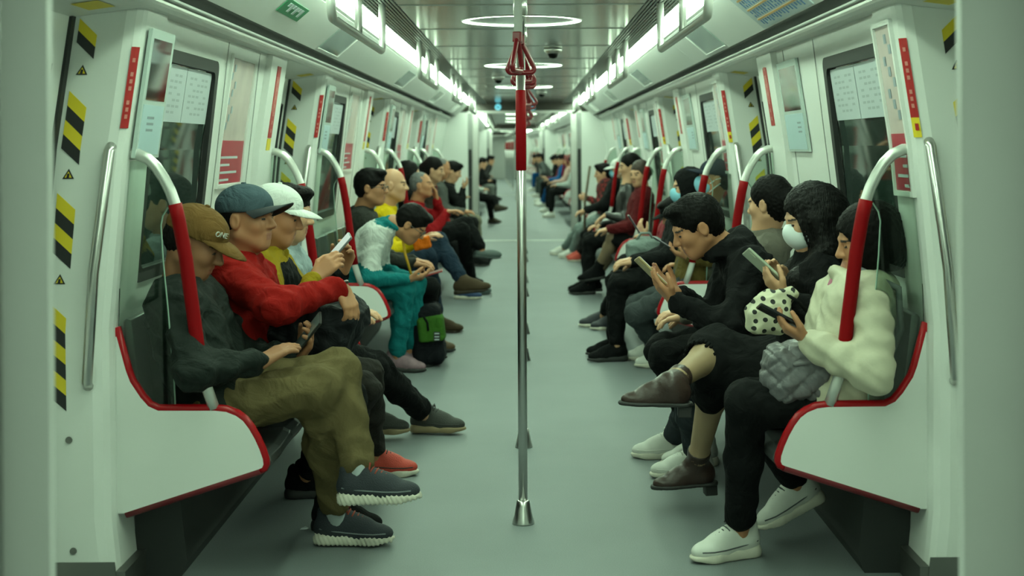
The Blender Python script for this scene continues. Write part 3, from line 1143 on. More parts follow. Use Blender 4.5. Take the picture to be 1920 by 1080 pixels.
# ------------------------------------------------------------------ the next two cars of the train
T2 = Matrix.Translation((0, 23.0, 0)) @ Matrix.Rotation(0.0145, 4, 'Z') @ Matrix.Translation((0, -Y0, 0))
T3 = T2 @ Matrix.Translation((0, 23.0, 0)) @ Matrix.Rotation(0.018, 4, 'Z') @ Matrix.Translation((0, -Y0, 0))
T4 = T3 @ Matrix.Translation((0, 23.0, 0)) @ Matrix.Rotation(0.018, 4, 'Z') @ Matrix.Translation((0, -Y0, 0))
_wn, _dn = 9, 9
for ci, T in enumerate((T2, T3)):
    for o in STRUCT:
        if o in near_end:
            continue
        inst(o, T)
    for o in wins:
        c = inst(o, T)
        c.name = 'window_%d' % _wn
        _wn += 1
    for o in doors:
        c = inst(o, T)
        c.name = 'door_%d' % _dn
        _dn += 1
    for i, o in enumerate(strips):
        inst(o, T, 'white light strip in the %s car beyond the gangway' % ('next' if ci == 0 else 'second'))
    for o in rings:
        inst(o, T, 'ring light on the ceiling of a car beyond the gangway')['group'] = 'ring lights beyond the gangway'
    for o in poles:
        inst(o, T, 'steel grab pole with red sleeve in a car beyond the gangway')['group'] = 'grab poles beyond the gangway'
    if ci == 0:
        for o in grilles:
            inst(o, T, 'slotted metal air grille in the car beyond the gangway')['group'] = 'grilles beyond the gangway'
        for o in frames:
            inst(o, T, 'looped steel handrail in the car beyond the gangway')['group'] = 'handrails beyond the gangway'
    for o in glamps:
        inst(o, T, 'round white lamp inside a gangway further along the train')['group'] = 'gangway lamps further along'
    for o in benches:
        inst(o, T, 'metal bench in a car beyond the gangway')['group'] = 'benches beyond the gangway'
_m = MB().box(-1.5, 1.5, Y0 + 0.3, Y0 + 0.35, 0, 2.2)
_e = build('wall_far', _m, WHITE2)
_e.matrix_basis = T4
tag(_e, kind='structure')

# the car behind, in whose gangway the camera stands
T0 = Matrix.Translation((0, -20.7, 0))
for o in STRUCT:
    inst(o, T0)
for o in wins:
    c = inst(o, T0)
    c.name = 'window_%d' % _wn
    _wn += 1
for o in doors:
    c = inst(o, T0)
    c.name = 'door_%d' % _dn
    _dn += 1
for o in strips:
    inst(o, T0, 'white light strip in the car behind the near gangway')['group'] = 'light strips behind the near gangway'
for o in rings:
    inst(o, T0, 'ring light in the car behind the near gangway')['group'] = 'ring lights behind the near gangway'
for o in glamps:
    inst(o, T0, 'round white lamp inside the near gangway')['group'] = 'lamps of the near gangway'

# ================================================================== organic shapes: smooth unions meshed with surface nets
def nrm(v):
    v = np.asarray(v, float)
    return v / (np.linalg.norm(v) + 1e-12)


class Fld:
    """implicit shape; c = tapered capsule, e = ellipsoid, b = rounded box, plane cuts"""

    def __init__(s):
        s.p = []
        s.cut = []

    def c(s, a, b, ra, rb=None, k=0.03, op=1):
        s.p.append(('c', np.asarray(a, float), np.asarray(b, float), ra, ra if rb is None else rb, k, op))
        return s

    def e(s, c, R, r, k=0.03, op=1):
        s.p.append(('e', np.asarray(c, float), np.asarray(R, float), np.asarray(r, float), 0, k, op))
        return s

    def b(s, c, R, h, rr, k=0.02, op=1):
        s.p.append(('b', np.asarray(c, float), np.asarray(R, float), np.asarray(h, float), rr, k, op))
        return s

    def chain(s, pts, rs, k=0.03, op=1):
        for i in range(len(pts) - 1):
            s.c(pts[i], pts[i + 1], rs[i], rs[i + 1], k, op)
        return s

    def plane(s, o, n):
        """keep the side the normal points away from"""
        s.cut.append((np.asarray(o, float), nrm(n)))
        return s

    def box(s, q):
        t = q[0]
        if t == 'c':
            r = max(q[3], q[4])
            return np.minimum(q[1], q[2]) - r, np.maximum(q[1], q[2]) + r
        if t == 'e':
            ext = np.sqrt(((q[2].T * q[3]) ** 2).sum(1))
        else:
            ext = np.abs(q[2].T * q[3]).sum(1) + q[4]
        return q[1] - ext, q[1] + ext

    def mesh(s, h):
        lo = np.array([1e9] * 3)
        hi = -lo
        for q in s.p:
            if q[6] > 0:
                a, b = s.box(q)
                lo = np.minimum(lo, a)
                hi = np.maximum(hi, b)
        lo = lo - 3 * h - 0.012
        hi = hi + 3 * h + 0.012
        n = np.ceil((hi - lo) / h).astype(int) + 1
        F = np.full(n, 0.2, np.float32)
        ax = [(lo[i] + h * np.arange(n[i])).astype(np.float32) for i in range(3)]
        for q in s.p:
            a, b = s.box(q)
            k = q[5]
            mg = k + 2.5 * h + 0.004
            i0 = np.maximum(0, np.floor((a - mg - lo) / h).astype(int))
            i1 = np.minimum(n, np.ceil((b + mg - lo) / h).astype(int) + 1)
            if (i1 <= i0).any():
                continue
            sl = tuple(slice(i0[i], i1[i]) for i in range(3))
            X = ax[0][sl[0]][:, None, None]
            Y = ax[1][sl[1]][None, :, None]
            Z = ax[2][sl[2]][None, None, :]
            if q[0] == 'c':
                A = q[1]
                d = (q[2] - q[1]).astype(np.float32)
                dd = float(d @ d) + 1e-9
                px, py, pz = X - np.float32(A[0]), Y - np.float32(A[1]), Z - np.float32(A[2])
                t = np.clip((px * d[0] + py * d[1] + pz * d[2]) / dd, 0, 1)
                D = np.sqrt((px - t * d[0]) ** 2 + (py - t * d[1]) ** 2 + (pz - t * d[2]) ** 2) - (q[3] + t * (q[4] - q[3]))
            else:
                R = q[2].astype(np.float32)
                px, py, pz = X - np.float32(q[1][0]), Y - np.float32(q[1][1]), Z - np.float32(q[1][2])
                u = [px * R[i][0] + py * R[i][1] + pz * R[i][2] for i in range(3)]
                r = q[3]
                if q[0] == 'e':
                    k0 = np.sqrt((u[0] / r[0]) ** 2 + (u[1] / r[1]) ** 2 + (u[2] / r[2]) ** 2)
                    k1 = np.sqrt((u[0] / r[0] ** 2) ** 2 + (u[1] / r[1] ** 2) ** 2 + (u[2] / r[2] ** 2) ** 2)
                    D = k0 * (k0 - 1) / (k1 + 1e-6)
                else:
                    w_ = [np.abs(u[i]) - (r[i] - 0.0) for i in range(3)]
                    D = np.sqrt(sum(np.maximum(x, 0) ** 2 for x in w_)) + np.minimum(np.maximum(np.maximum(w_[0], w_[1]), w_[2]), 0) - q[4]
            G = F[sl]
            if q[6] > 0:
                hh = np.maximum(k - np.abs(G - D), 0) / k if k > 0 else 0
                F[sl] = np.minimum(G, D) - hh * hh * k * 0.25
            else:
                D = -D
                hh = np.maximum(k - np.abs(G - D), 0) / k if k > 0 else 0
                F[sl] = np.maximum(G, D) + hh * hh * k * 0.25
        for o, nn in s.cut:
            D = (ax[0][:, None, None] - o[0]) * nn[0] + (ax[1][None, :, None] - o[1]) * nn[1] + (ax[2][None, None, :] - o[2]) * nn[2]
            F = np.maximum(F, D.astype(np.float32))
        return nets(F, lo, h)


_CO = np.array([(i, j, k) for i in (0, 1) for j in (0, 1) for k in (0, 1)])
_ED = [(a, b) for a in range(8) for b in range(a + 1, 8) if np.abs(_CO[a] - _CO[b]).sum() == 1]


def nets(F, lo, h):
    S_ = F < 0
    c = [S_[i:S_.shape[0] - 1 + i, j:S_.shape[1] - 1 + j, k:S_.shape[2] - 1 + k] for i, j, k in _CO]
    anyb = c[0].copy()
    allb = c[0].copy()
    for x in c[1:]:
        anyb |= x
        allb &= x
    act = anyb & ~allb
    idx = np.argwhere(act)
    if len(idx) == 0:
        return np.zeros((0, 3)), np.zeros((0, 4), int)
    vals = np.stack([F[idx[:, 0] + o[0], idx[:, 1] + o[1], idx[:, 2] + o[2]] for o in _CO], 1)
    pos = np.zeros((len(idx), 3))
    cnt = np.zeros(len(idx))
    for a, b in _ED:
        va, vb = vals[:, a], vals[:, b]
        m = (va < 0) != (vb < 0)
        t = np.where(m, va / np.where(m, va - vb, 1), 0)
        p = _CO[a] + t[:, None] * (_CO[b] - _CO[a])
        pos += np.where(m[:, None], p, 0)
        cnt += m
    V = lo + h * (idx + pos / cnt[:, None])
    vid = np.full(act.shape, -1, np.int32)
    vid[idx[:, 0], idx[:, 1], idx[:, 2]] = np.arange(len(idx))
    faces = []
    for axi in range(3):
        s0 = [slice(None)] * 3
        s1 = [slice(None)] * 3
        s0[axi] = slice(0, -1)
        s1[axi] = slice(1, None)
        A, B = S_[tuple(s0)], S_[tuple(s1)]
        e = np.argwhere(A != B)
        u, v = [(1, 2), (2, 0), (0, 1)][axi]
        ok = (e[:, u] > 0) & (e[:, v] > 0) & (e[:, u] < S_.shape[u] - 1) & (e[:, v] < S_.shape[v] - 1)
        e = e[ok]
        du = np.zeros(3, int)
        dv = np.zeros(3, int)
        du[u] = 1
        dv[v] = 1
        q = [e - du - dv, e - dv, e, e - du]
        f = np.stack([vid[x[:, 0], x[:, 1], x[:, 2]] for x in q], 1)
        fl = ~A[e[:, 0], e[:, 1], e[:, 2]]
        f[fl] = f[fl][:, ::-1]
        faces.append(f)
    Fc = np.concatenate(faces)
    Fc = Fc[(Fc >= 0).all(1)]
    return V, Fc


def vnormals(V, Fc):
    a = V[Fc[:, 2]] - V[Fc[:, 0]]
    b = V[Fc[:, 3]] - V[Fc[:, 1]]
    n = np.cross(a, b)
    N = np.zeros_like(V)
    for i in range(4):
        for j in range(3):
            N[:, j] += np.bincount(Fc[:, i], n[:, j], len(V))
    return N / (np.linalg.norm(N, axis=1, keepdims=True) + 1e-12)


def folds(V, amp, wl, seed, stretch=(1, 1, 1)):
    r = np.random.default_rng(seed)
    d = np.zeros(len(V))
    st = np.array(stretch, float)
    for i in range(5):
        k = nrm(r.normal(size=3)) * st * 2 * PI / (wl * r.uniform(0.6, 1.7))
        k2 = nrm(r.normal(size=3)) * 2 * PI / (wl * 2.2)
        ph = r.uniform(0, 6)
        d += 1.0 - 2.0 * np.abs(np.sin(0.5 * (V @ k) + ph + 0.9 * np.sin(V @ k2 + ph)))
    return amp * d / 2.2


def mesh_obj(name, parts, mats, parent, disp=None, midx=None, origin=None):
    """parts: list of (V,F) arrays joined into one mesh object"""
    Vs, Fs, o = [], [], 0
    for V, Fc in parts:
        if disp is not None and len(V):
            V = V + vnormals(V, Fc) * disp(V)[:, None]
        Vs.append(V)
        Fs.append(Fc + o)
        o += len(V)
    V = np.concatenate(Vs)
    Fc = np.concatenate(Fs)
    mi = midx(V[Fc].mean(1)) if midx is not None else None
    og = np.zeros(3) if origin is None else np.asarray(origin, float)
    V = V - og
    me = bpy.data.meshes.new(name)
    me.vertices.add(len(V))
    me.vertices.foreach_set('co', V.astype(np.float32).ravel())
    me.loops.add(len(Fc) * 4)
    me.loops.foreach_set('vertex_index', Fc.astype(np.int32).ravel())
    me.polygons.add(len(Fc))
    me.polygons.foreach_set('loop_start', np.arange(0, len(Fc) * 4, 4, dtype=np.int32))
    me.polygons.foreach_set('use_smooth', np.ones(len(Fc), bool))
    for m in (mats if isinstance(mats, (list, tuple)) else [mats]):
        me.materials.append(m)
    if mi is not None:
        me.polygons.foreach_set('material_index', mi.astype(np.int32))
    me.update(calc_edges=True)
    me.validate()
    return link(name, me, parent)


def mb_local(mb, origin):
    og = np.asarray(origin, float)
    mb.v = [tuple(np.array(q) - og) for q in mb.v]
    return mb

# ================================================================== people
ZU = np.array([0, 0, 1.0])


def cloth(name, col, rough=0.85, bs=260, bst=0.18, var=0.12, wr=0.5, ws=10):
    """woven fabric: fine weave bump over soft creases"""
    if name in MATS:
        return MATS[name]
    m = mat(name, col, rough, bump=(bs, bst), var=(16, var), spec=0.12)
    nt = m.node_tree
    b = nt.nodes['Principled BSDF']
    fine = b.inputs['Normal'].links[0].from_node
    tc = nt.nodes.new('ShaderNodeTexCoord')
    n = nt.nodes.new('ShaderNodeTexNoise')
    n.inputs['Scale'].default_value = ws
    n.inputs['Detail'].default_value = 2.5
    n.inputs['Distortion'].default_value = 2.2
    nt.links.new(tc.outputs['Object'], n.inputs['Vector'])
    bp = nt.nodes.new('ShaderNodeBump')
    bp.inputs['Strength'].default_value = wr
    bp.inputs['Distance'].default_value = 0.03
    nt.links.new(n.outputs['Fac'], bp.inputs['Height'])
    nt.links.new(bp.outputs[0], fine.inputs['Normal'])
    return m


SKIN = [mat('skin_tan', (0.44, 0.205, 0.105), 0.5, var=(22, 0.10), spec=0.35), mat('skin_fair', (0.55, 0.31, 0.185), 0.5, var=(22, 0.08), spec=0.35),
        mat('skin_brown', (0.32, 0.145, 0.075), 0.5, var=(22, 0.10), spec=0.35)]
EYE = mat('eye_dark', (0.02, 0.015, 0.012), 0.3)
LIPM = mat('lip_tone', (0.36, 0.145, 0.090), 0.5)
BROW = mat('brow_dark', (0.05, 0.035, 0.028), 0.8)
HAIRB = mat('hair_black', (0.0045, 0.004, 0.004), 0.55, bump=(190, 0.25, (1, 1, 0.2)), spec=0.10)
HAIRBR = mat('hair_brown', (0.035, 0.020, 0.014), 0.5, bump=(160, 0.5, (1, 1, 0.25)), spec=0.4)
HAIRG = mat('hair_grey', (0.12, 0.12, 0.12), 0.6, bump=(160, 0.5, (1, 1, 0.25)), var=(60, 0.5))
BLACKC = cloth('black_cloth', (0.006, 0.0065, 0.007))
WHITES = mat('white_shoe', (0.62, 0.62, 0.58), 0.6, var=(20, 0.1))
SOLEW = mat('white_sole', (0.58, 0.55, 0.47), 0.6, var=(25, 0.15))
SOLED = mat('dark_sole', (0.02, 0.02, 0.02), 0.6)
MASKB = mat('mask_blue', (0.22, 0.52, 0.66), 0.75)
MASKW = mat('mask_white', (0.66, 0.70, 0.72), 0.75)
WIRE = mat('spectacle_wire', (0.12, 0.11, 0.10), 0.3, 0.8)
SCREENM = emit('phone_screen', (0.55, 0.62, 0.66), 0.35)

LOD = {0: dict(head=0.0043, hand=0.0046, cl=0.0090, leg=0.015, hair=0.0058, shoe=0.0058),
       1: dict(head=0.0068, hand=0.0068, cl=0.0135, leg=0.022, hair=0.0092, shoe=0.0090),
       2: dict(head=0.0115, hand=0.0120, cl=0.0220, leg=0.035, hair=0.0150, shoe=0.0150)}


def ik(a, c, hint, l1, l2):
    d = c - a
    D = np.linalg.norm(d)
    if D > (l1 + l2) * 0.985:
        f = D / ((l1 + l2) * 0.985)
        l1 *= f
        l2 *= f
    di = d / D
    x = (l1 * l1 - l2 * l2 + D * D) / (2 * D)
    hh = math.sqrt(max(l1 * l1 - x * x, 0))
    pole = hint - a
    pole = pole - di * (pole @ di)
    return a + di * x + nrm(pole) * hh


def add_hand(fl, W, D, N, ts, curl, sc_=1.0):
    D = nrm(D)
    N = nrm(N - D * (N @ D))
    L = np.cross(D, N) * ts
    xs = (0.029, 0.010, -0.009, -0.027)
    ln = (0.070, 0.078, 0.073, 0.056)
    for i in range(4):
        K = W + sc_ * (D * (0.084 - 0.004 * abs(i - 1)) + L * xs[i])
        fl.c(W + sc_ * L * xs[i] * 0.62, K, 0.0155 * sc_, 0.0118 * sc_, 0.012)
        p = K
        th = 0.0
        for j, fr in enumerate((0.45, 0.31, 0.24)):
            th += curl * (0.75, 0.9, 0.7)[j] * (1 + 0.10 * i)
            q = p + sc_ * ln[i] * fr * (D * math.cos(th) + N * math.sin(th))
            fl.c(p, q, (0.0098 - 0.0008 * j) * sc_, (0.0090 - 0.0008 * j) * sc_, 0.004)
            p = q
    b0 = W + sc_ * (D * 0.018 + L * 0.022)
    b1 = b0 + sc_ * 0.046 * nrm(D * 0.62 + L * 0.60 + N * 0.38)
    b2 = b1 + sc_ * 0.032 * nrm(D * 0.86 + L * 0.12 + N * (0.35 + 0.4 * curl))
    b3 = b2 + sc_ * 0.024 * nrm(D * 0.85 - L * 0.15 + N * (0.35 + 0.5 * curl))
    fl.c(b0, b1, 0.0150 * sc_, 0.0122 * sc_, 0.012)
    fl.c(b1, b2, 0.0115 * sc_, 0.0102 * sc_, 0.004)
    fl.c(b2, b3, 0.0102 * sc_, 0.0082 * sc_, 0.003)
    return W + sc_ * (D * 0.10 + N * 0.02)


def tri2(mb):
    """MB with quads only -> arrays"""
    return np.array(mb.v), np.array([f if len(f) == 4 else (f[0], f[1], f[2], f[2]) for f in mb.f])


def person(label, s, y, lod, head, yaw=0.0, pitch=0.1, roll=0.0, sh=None, hip=None, arms=None, legs=None, top=None, bot=None, shoes=None,
           hair=None, skin=0, hs=1.0, bulk=1.0, group=None, cap=None, mask=None, glasses=False, top_mats=None, top_idx=None, sleeve=1.0,
           puff=0, hood=False, collar=True, sock=None, legskin=None, skirt=None, seed=1, twist=0.0, foldamp=0.0055, vest=None, bottom_idx=None, bot_mats=None,
           neck=None, hemf=0.13, rib=0.0, legr=1.0):
    Ld = LOD[lod]
    F0 = np.array([-s, 0, 0.0])
    hip = np.array([s * 1.02, y, 0.545]) if hip is None else np.array(hip, float)
    O = np.array([hip[0], hip[1], 0.0])
    head = np.array(head, float)
    if sh is None:
        sh = hip + 0.44 * nrm(np.array([s * 0.16, 0, 1.0]))
    sh = np.array(sh, float)
    root = empty('person', O)
    tag(root, label, 'person', group)
    up_t = nrm(sh - hip)
    lat = np.array([math.sin(twist) * s, math.cos(twist), 0])
    lat = nrm(lat - up_t * (lat @ up_t))
    fw = np.cross(lat, up_t) * 1.0
    if fw @ F0 < 0:
        fw = -fw
    # head frame
    d0 = F0 * math.cos(yaw) + np.array([0, -1, 0]) * math.sin(yaw)
    hf = d0 * math.cos(pitch) - ZU * math.sin(pitch)
    hu = d0 * math.sin(pitch) + ZU * math.cos(pitch)
    hl = np.cross(hu, hf)
    if roll:
        hu, hl = hu * math.cos(roll) + hl * math.sin(roll), hl * math.cos(roll) - hu * math.sin(roll)
    R = np.array([hf, hl, hu])

    def HP(f, l, u):
        return head + hs * (f * hf + l * hl + u * hu)
    nb = sh + up_t * 0.045 + fw * 0.005 if neck is None else np.array(neck, float)
    # joints
    A = {}
    for key, sg in (('n', -1), ('f', 1)):
        q = dict((arms or {}).get(key, {}))
        shj = sh + lat * sg * 0.165 * bulk - up_t * 0.025
        wr = np.array(q.get('w', hip + F0 * 0.30 + np.array([0, sg * 0.10, 0.10])), float)
        eh = np.array(q.get('e', shj - ZU * 0.5 + np.array([0, sg * 0.22, 0]) - F0 * 0.1), float)
        el = ik(shj, wr, eh, 0.285, 0.25)
        D = nrm(q.get('D', wr - el))
        N = np.array(q.get('N', (0, 0, -1.0)), float)
        A[key] = (shj, el, wr, D, N, q.get('curl', 0.35), q.get('hand', True))
    G = {}
    for key, sg in (('n', -1), ('f', 1)):
        q = dict((legs or {}).get(key, {}))
        hj = hip + np.array([0, sg * 0.085, 0]) - ZU * 0.005
        kn = np.array(q.get('k', hip + F0 * 0.40 + np.array([0, sg * 0.11, -0.02])), float)
        an = np.array(q.get('a', [kn[0] + F0[0] * 0.02, kn[1], 0.085]), float)
        kn = ik(hj, an, kn + (kn - (hj + an) / 2) * 3, max(0.40, 0.0), 0.42) if q.get('ik', True) else kn
        toe = nrm(q.get('t', F0 + np.array([0, sg * 0.15, 0])))
        G[key] = (hj, kn, an, toe)
    sk = SKIN[skin]
    # ---------------- body: head, neck, hands, torso and legs in one mesh
    parts = []
    fh = Fld()
    fh.e(HP(-0.012, 0, 0.030), R, np.array([0.096, 0.075, 0.092]) * hs, 0.02)
    fh.e(HP(0.026, 0, -0.042), R, np.array([0.062, 0.058, 0.066]) * hs, 0.035)
    fh.c(HP(0.055, -0.010, -0.094), HP(0.055, 0.010, -0.094), 0.021 * hs, None, 0.03)
    for q in (-1, 1):
        fh.e(HP(0.052, q * 0.036, -0.022), R, np.array([0.030, 0.024, 0.028]) * hs, 0.02)
        fh.c(HP(-0.01, q * 0.056, -0.055), HP(0.05, q * 0.018, -0.09), 0.018 * hs, 0.016 * hs, 0.03)
    fh.c(HP(0.076, -0.032, 0.022), HP(0.076, 0.032, 0.022), 0.0125 * hs, None, 0.015)
    for q in (-1, 1):
        fh.e(HP(0.096, q * 0.031, 0.001), R, np.array([0.016, 0.017, 0.011]) * hs, 0.012, -1)
    fh.c(HP(0.084, 0, 0.010), HP(0.104, 0, -0.026), 0.0085 * hs, 0.0125 * hs, 0.012)
    for q in (-1, 1):
        fh.e(HP(0.094, q * 0.012, -0.031), R, np.array([0.010, 0.008, 0.008]) * hs, 0.008)
        fh.e(HP(0.0745, q * 0.031, 0.000), R, np.array([0.0125, 0.0135, 0.0115]) * hs, 0.002)
    fh.c(HP(0.079, -0.019, -0.058), HP(0.079, 0.019, -0.058), 0.0085 * hs, None, 0.008)
    fh.c(HP(0.076, -0.015, -0.071), HP(0.076, 0.015, -0.071), 0.0098 * hs, None, 0.008)
    fh.c(HP(0.087, -0.021, -0.0645), HP(0.087, 0.021, -0.0645), 0.0022 * hs, None, 0.004, -1)
    for q in (-1, 1):
        fh.e(HP(-0.010, q * 0.079, -0.006), R, np.array([0.021, 0.010, 0.032]) * hs, 0.008)
        fh.e(HP(-0.006, q * 0.090, -0.006), R, np.array([0.012, 0.007, 0.020]) * hs, 0.005, -1)
    fh.c(HP(-0.028, 0, -0.045), nb, 0.052 * hs, 0.058, 0.03)
    fh.c(HP(0.005, 0, -0.075), nb + fw * 0.01, 0.040 * hs, 0.045, 0.03)
    parts.append(fh.mesh(Ld['head']))
    for key in ('n', 'f'):
        shj, el, wr, D, N, curl, on = A[key]
        if not on:
            continue
        ts = (1 if key == 'n' else -1) * (-s)
        fa = Fld()
        fa.c(wr + (el - wr) * 0.75, wr, 0.040 if sleeve > 0.5 else 0.036, 0.0245, 0.02)
        add_hand(fa, wr, D, N, ts, curl, 0.98 * (0.93 if hs < 0.97 else 1.0))
        parts.append(fa.mesh(Ld['hand']))
    fb = Fld()
    for sg in (-1, 1):
        fb.c(hip + lat * sg * 0.06, sh - up_t * 0.07 + lat * sg * 0.06, 0.10, 0.09, 0.05)
    fb.c(sh - lat * 0.13 - up_t * 0.02, sh + lat * 0.13 - up_t * 0.02, 0.05, None, 0.05)
    fb.c(sh, nb, 0.055, 0.052, 0.04)
    for key in ('n', 'f'):
        fb.chain([A[key][0], A[key][1], A[key][2] + (A[key][1] - A[key][2]) * 0.6], [0.045, 0.036, 0.03], 0.03)
    parts.append(fb.mesh(Ld['leg']))
    n_up = sum(len(p[1]) for p in parts)
    fg = Fld()
    for key in ('n', 'f'):
        hj, kn, an, toe = G[key]
        if legskin:
            fg.chain([hj, kn], [0.082, 0.054], 0.03)
            calf = kn + (an - kn) * 0.3 - nrm(toe) * 0.012
            fg.chain([kn, calf, an + (kn - an) * 0.12, an - ZU * 0.02], [0.054, 0.055, 0.036, 0.034], 0.03)
        else:
            fg.chain([hj, kn, an + (kn - an) * 0.5, an + (kn - an) * 0.12, an - ZU * 0.02], [0.070, 0.042, 0.038, 0.036, 0.034], 0.02)
    parts.append(fg.mesh(Ld['hand'] * 1.6 if legskin else Ld['leg']))
    iR = R

    def bidx(C):
        q = (C - head) @ iR.T / hs
        f, l, u = q[:, 0], np.abs(q[:, 1]), q[:, 2]
        m = np.zeros(len(C), int)
        m[(f > 0.074) & (l > 0.019) & (l < 0.043) & (np.abs(u + 0.0005) < 0.0042)] = 1
        m[(f > 0.074) & (l < 0.021) & (u > -0.078) & (u < -0.053)] = 2
        m[(f > 0.060) & (l > 0.013) & (l < 0.050) & (u > 0.0165) & (u < 0.0245)] = 3
        m[n_up:] = 4
        return m
    mesh_obj('body', parts, [sk, EYE, LIPM, BROW, legskin or sock or sk], root, None, bidx, O)
    # ---------------- upper garment
    if top is not None or top_mats is not None:
        ft = Fld()
        for sg in (-1, 1):
            ft.c(hip + lat * sg * 0.075 * bulk + up_t * 0.02, sh - up_t * 0.09 + lat * sg * 0.085 * bulk, 0.128 * bulk, 0.116 * bulk, 0.06)
        ft.c(sh - lat * 0.15 * bulk - up_t * 0.035, sh + lat * 0.15 * bulk - up_t * 0.035, 0.070 * bulk, None, 0.06)
        ft.c(sh - up_t * 0.03, nb - up_t * 0.01, 0.088, 0.064, 0.04)
        for key in ('n', 'f'):
            shj, el, wr = A[key][:3]
            cuff = el + (wr - el) * (0.93 * sleeve)
            r0, r1, r2 = 0.072 * bulk, 0.058 * bulk, 0.043 * bulk
            if puff:
                for a, b, ra, rb in ((shj, el, r0, r1), (el, cuff, r1, r2 * 1.15)):
                    n = max(2, int(np.linalg.norm(b - a) / puff))
                    for i in range(n):
                        t = (i + 0.5) / n
                        ft.e(a + (b - a) * t, np.array([nrm(b - a), nrm(np.cross(b - a, ZU)), nrm(np.cross(b - a, np.cross(b - a, ZU)))]),
                             np.array([puff * 0.72, ra + (rb - ra) * t, ra + (rb - ra) * t]), 0.012)
                    ft.c(a, b, ra * 0.86, rb * 0.86, 0.02)
            else:
                ft.chain([shj, el, cuff], [r0, r1, r2], 0.045)
        if collar:
            axn = nrm(nb - sh) if neck is None else up_t
            e1 = nrm(np.cross(axn, lat))
            n = 12
            ring = [nb - axn * 0.004 + (0.066 if not hood else 0.074) * (math.cos(2 * PI * i / n) * lat + math.sin(2 * PI * i / n) * e1) for i in range(n)]
            for i in range(n):
                ft.c(ring[i], ring[(i + 1) % n], 0.0165 if not hood else 0.024, None, 0.014)
        if hood:
            ft.e(nb - fw * 0.085 - up_t * 0.015, np.array([fw, lat, up_t]), (0.055, 0.115, 0.06), 0.03)
            ft.c(nb - fw * 0.05 + lat * 0.08, nb + fw * 0.07 + lat * 0.06 - up_t * 0.03, 0.028, 0.02, 0.03)
            ft.c(nb - fw * 0.05 - lat * 0.08, nb + fw * 0.07 - lat * 0.06 - up_t * 0.03, 0.028, 0.02, 0.03)
        mesh_obj('jacket', [ft.mesh(Ld['cl'])], top_mats or [top], root, lambda V: folds(V, foldamp, 0.085, seed), top_idx, O)
    # ---------------- trousers or skirt
    if bot is not None or bot_mats is not None:
        fp = Fld()
        fp.c(hip - np.array([0, 0.08, 0]), hip + np.array([0, 0.08, 0]), 0.122 * bulk, None, 0.05)
        fp.c(hip, hip + up_t * 0.10, 0.13 * bulk, 0.12 * bulk, 0.05)
        for key in ('n', 'f'):
            hj, kn, an, toe = G[key]
            if skirt:
                fp.c(hj, hj + (kn - hj) * min(skirt, 1.0), 0.098, 0.078, 0.10)
                if skirt > 1:
                    fp.c(kn, kn + (an - kn) * (skirt - 1) - ZU * 0.02, 0.076, 0.072, 0.05)
            else:
                hem = an + (kn - an) * hemf
                fp.chain([hj, kn, kn + (hem - kn) * 0.5, hem], [0.098 * legr, 0.071 * legr, 0.063 * legr, 0.056 * legr], 0.03)
        mesh_obj('skirt' if skirt else 'trousers', [fp.mesh(Ld['cl'])], bot_mats or [bot], root, lambda V: folds(V, foldamp, 0.10, seed + 9), bottom_idx, O)
    # ---------------- shoes
    if shoes:
        style, um, sm = shoes[:3]
        fs = shoes[3] if len(shoes) > 3 else 1.0
        for key in ('n', 'f'):
            hj, kn, an, toe = G[key]
            u = nrm(ZU - toe * (ZU @ toe))
            if toe[2] > 0.9:
                u = nrm(kn - an)
            l = np.cross(u, toe)
            B = an - u * 0.085
            up = Fld()
            Rs = np.array([toe, l, u])

            def SP(a, b):
                return B + toe * a * fs + u * b
            if style == 'heel':
                up.e(SP(-0.018, 0.055), Rs, (0.055 * fs, 0.034, 0.050), 0.025)
                up.e(SP(0.045, 0.048), Rs, (0.075 * fs, 0.034, 0.042), 0.025)
                up.e(SP(0.105, 0.030), Rs, (0.080 * fs, 0.039, 0.030), 0.025)
                lg = nrm(kn - an)
                up.c(SP(-0.014, 0.062), an, 0.038, 0.039, 0.03)
                up.c(an, an + lg * 0.075, 0.040, 0.045, 0.02)
                up.plane(an + lg * 0.085, lg)
                up.c(an + lg * 0.06, an + lg * 0.12, 0.036, 0.038, 0.004, -1)
                up.c(SP(0.02, 0.085), SP(0.09, 0.050), 0.028, 0.024, 0.03)
            elif style == 'clog':
                up.e(SP(-0.02, 0.040), Rs, (0.055 * fs, 0.037, 0.036), 0.02)
                up.e(SP(0.085, 0.040), Rs, (0.100 * fs, 0.046, 0.044), 0.03)
            else:
                up.e(SP(-0.020, 0.055), Rs, (0.060 * fs, 0.036, 0.052), 0.025)
                up.e(SP(0.045, 0.050), Rs, (0.078 * fs, 0.038, 0.050), 0.025)
                up.e(SP(0.108, 0.036), Rs, (0.080 * fs, 0.044, 0.036), 0.025)
                up.c(SP(0.022, 0.096), SP(0.092, 0.060), 0.028, 0.026, 0.025)
                if style == 'boot':
                    lg = nrm(kn - an)
                    up.c(SP(-0.014, 0.062), an, 0.040, 0.042, 0.03)
                    up.c(an, an + lg * 0.085, 0.043, 0.046, 0.02)
                else:
                    up.c(SP(-0.028, 0.07), SP(-0.038, 0.108), 0.036, 0.030, 0.02)
                    up.c(SP(-0.010, 0.112), SP(-0.012, 0.17), 0.026, 0.034, 0.006, -1)
            up.plane(B + u * 0.018, -u)
            uo = mesh_obj('shoe', [up.mesh(Ld['shoe'] * 0.85)], [um], root, None, None, O)
            so = Fld()
            hs_ = 0.016
            so.chain([SP(-0.040, hs_), SP(0.04, hs_), SP(0.115, hs_), SP(0.160, hs_)], [0.042, 0.038, 0.046, 0.034], 0.02)
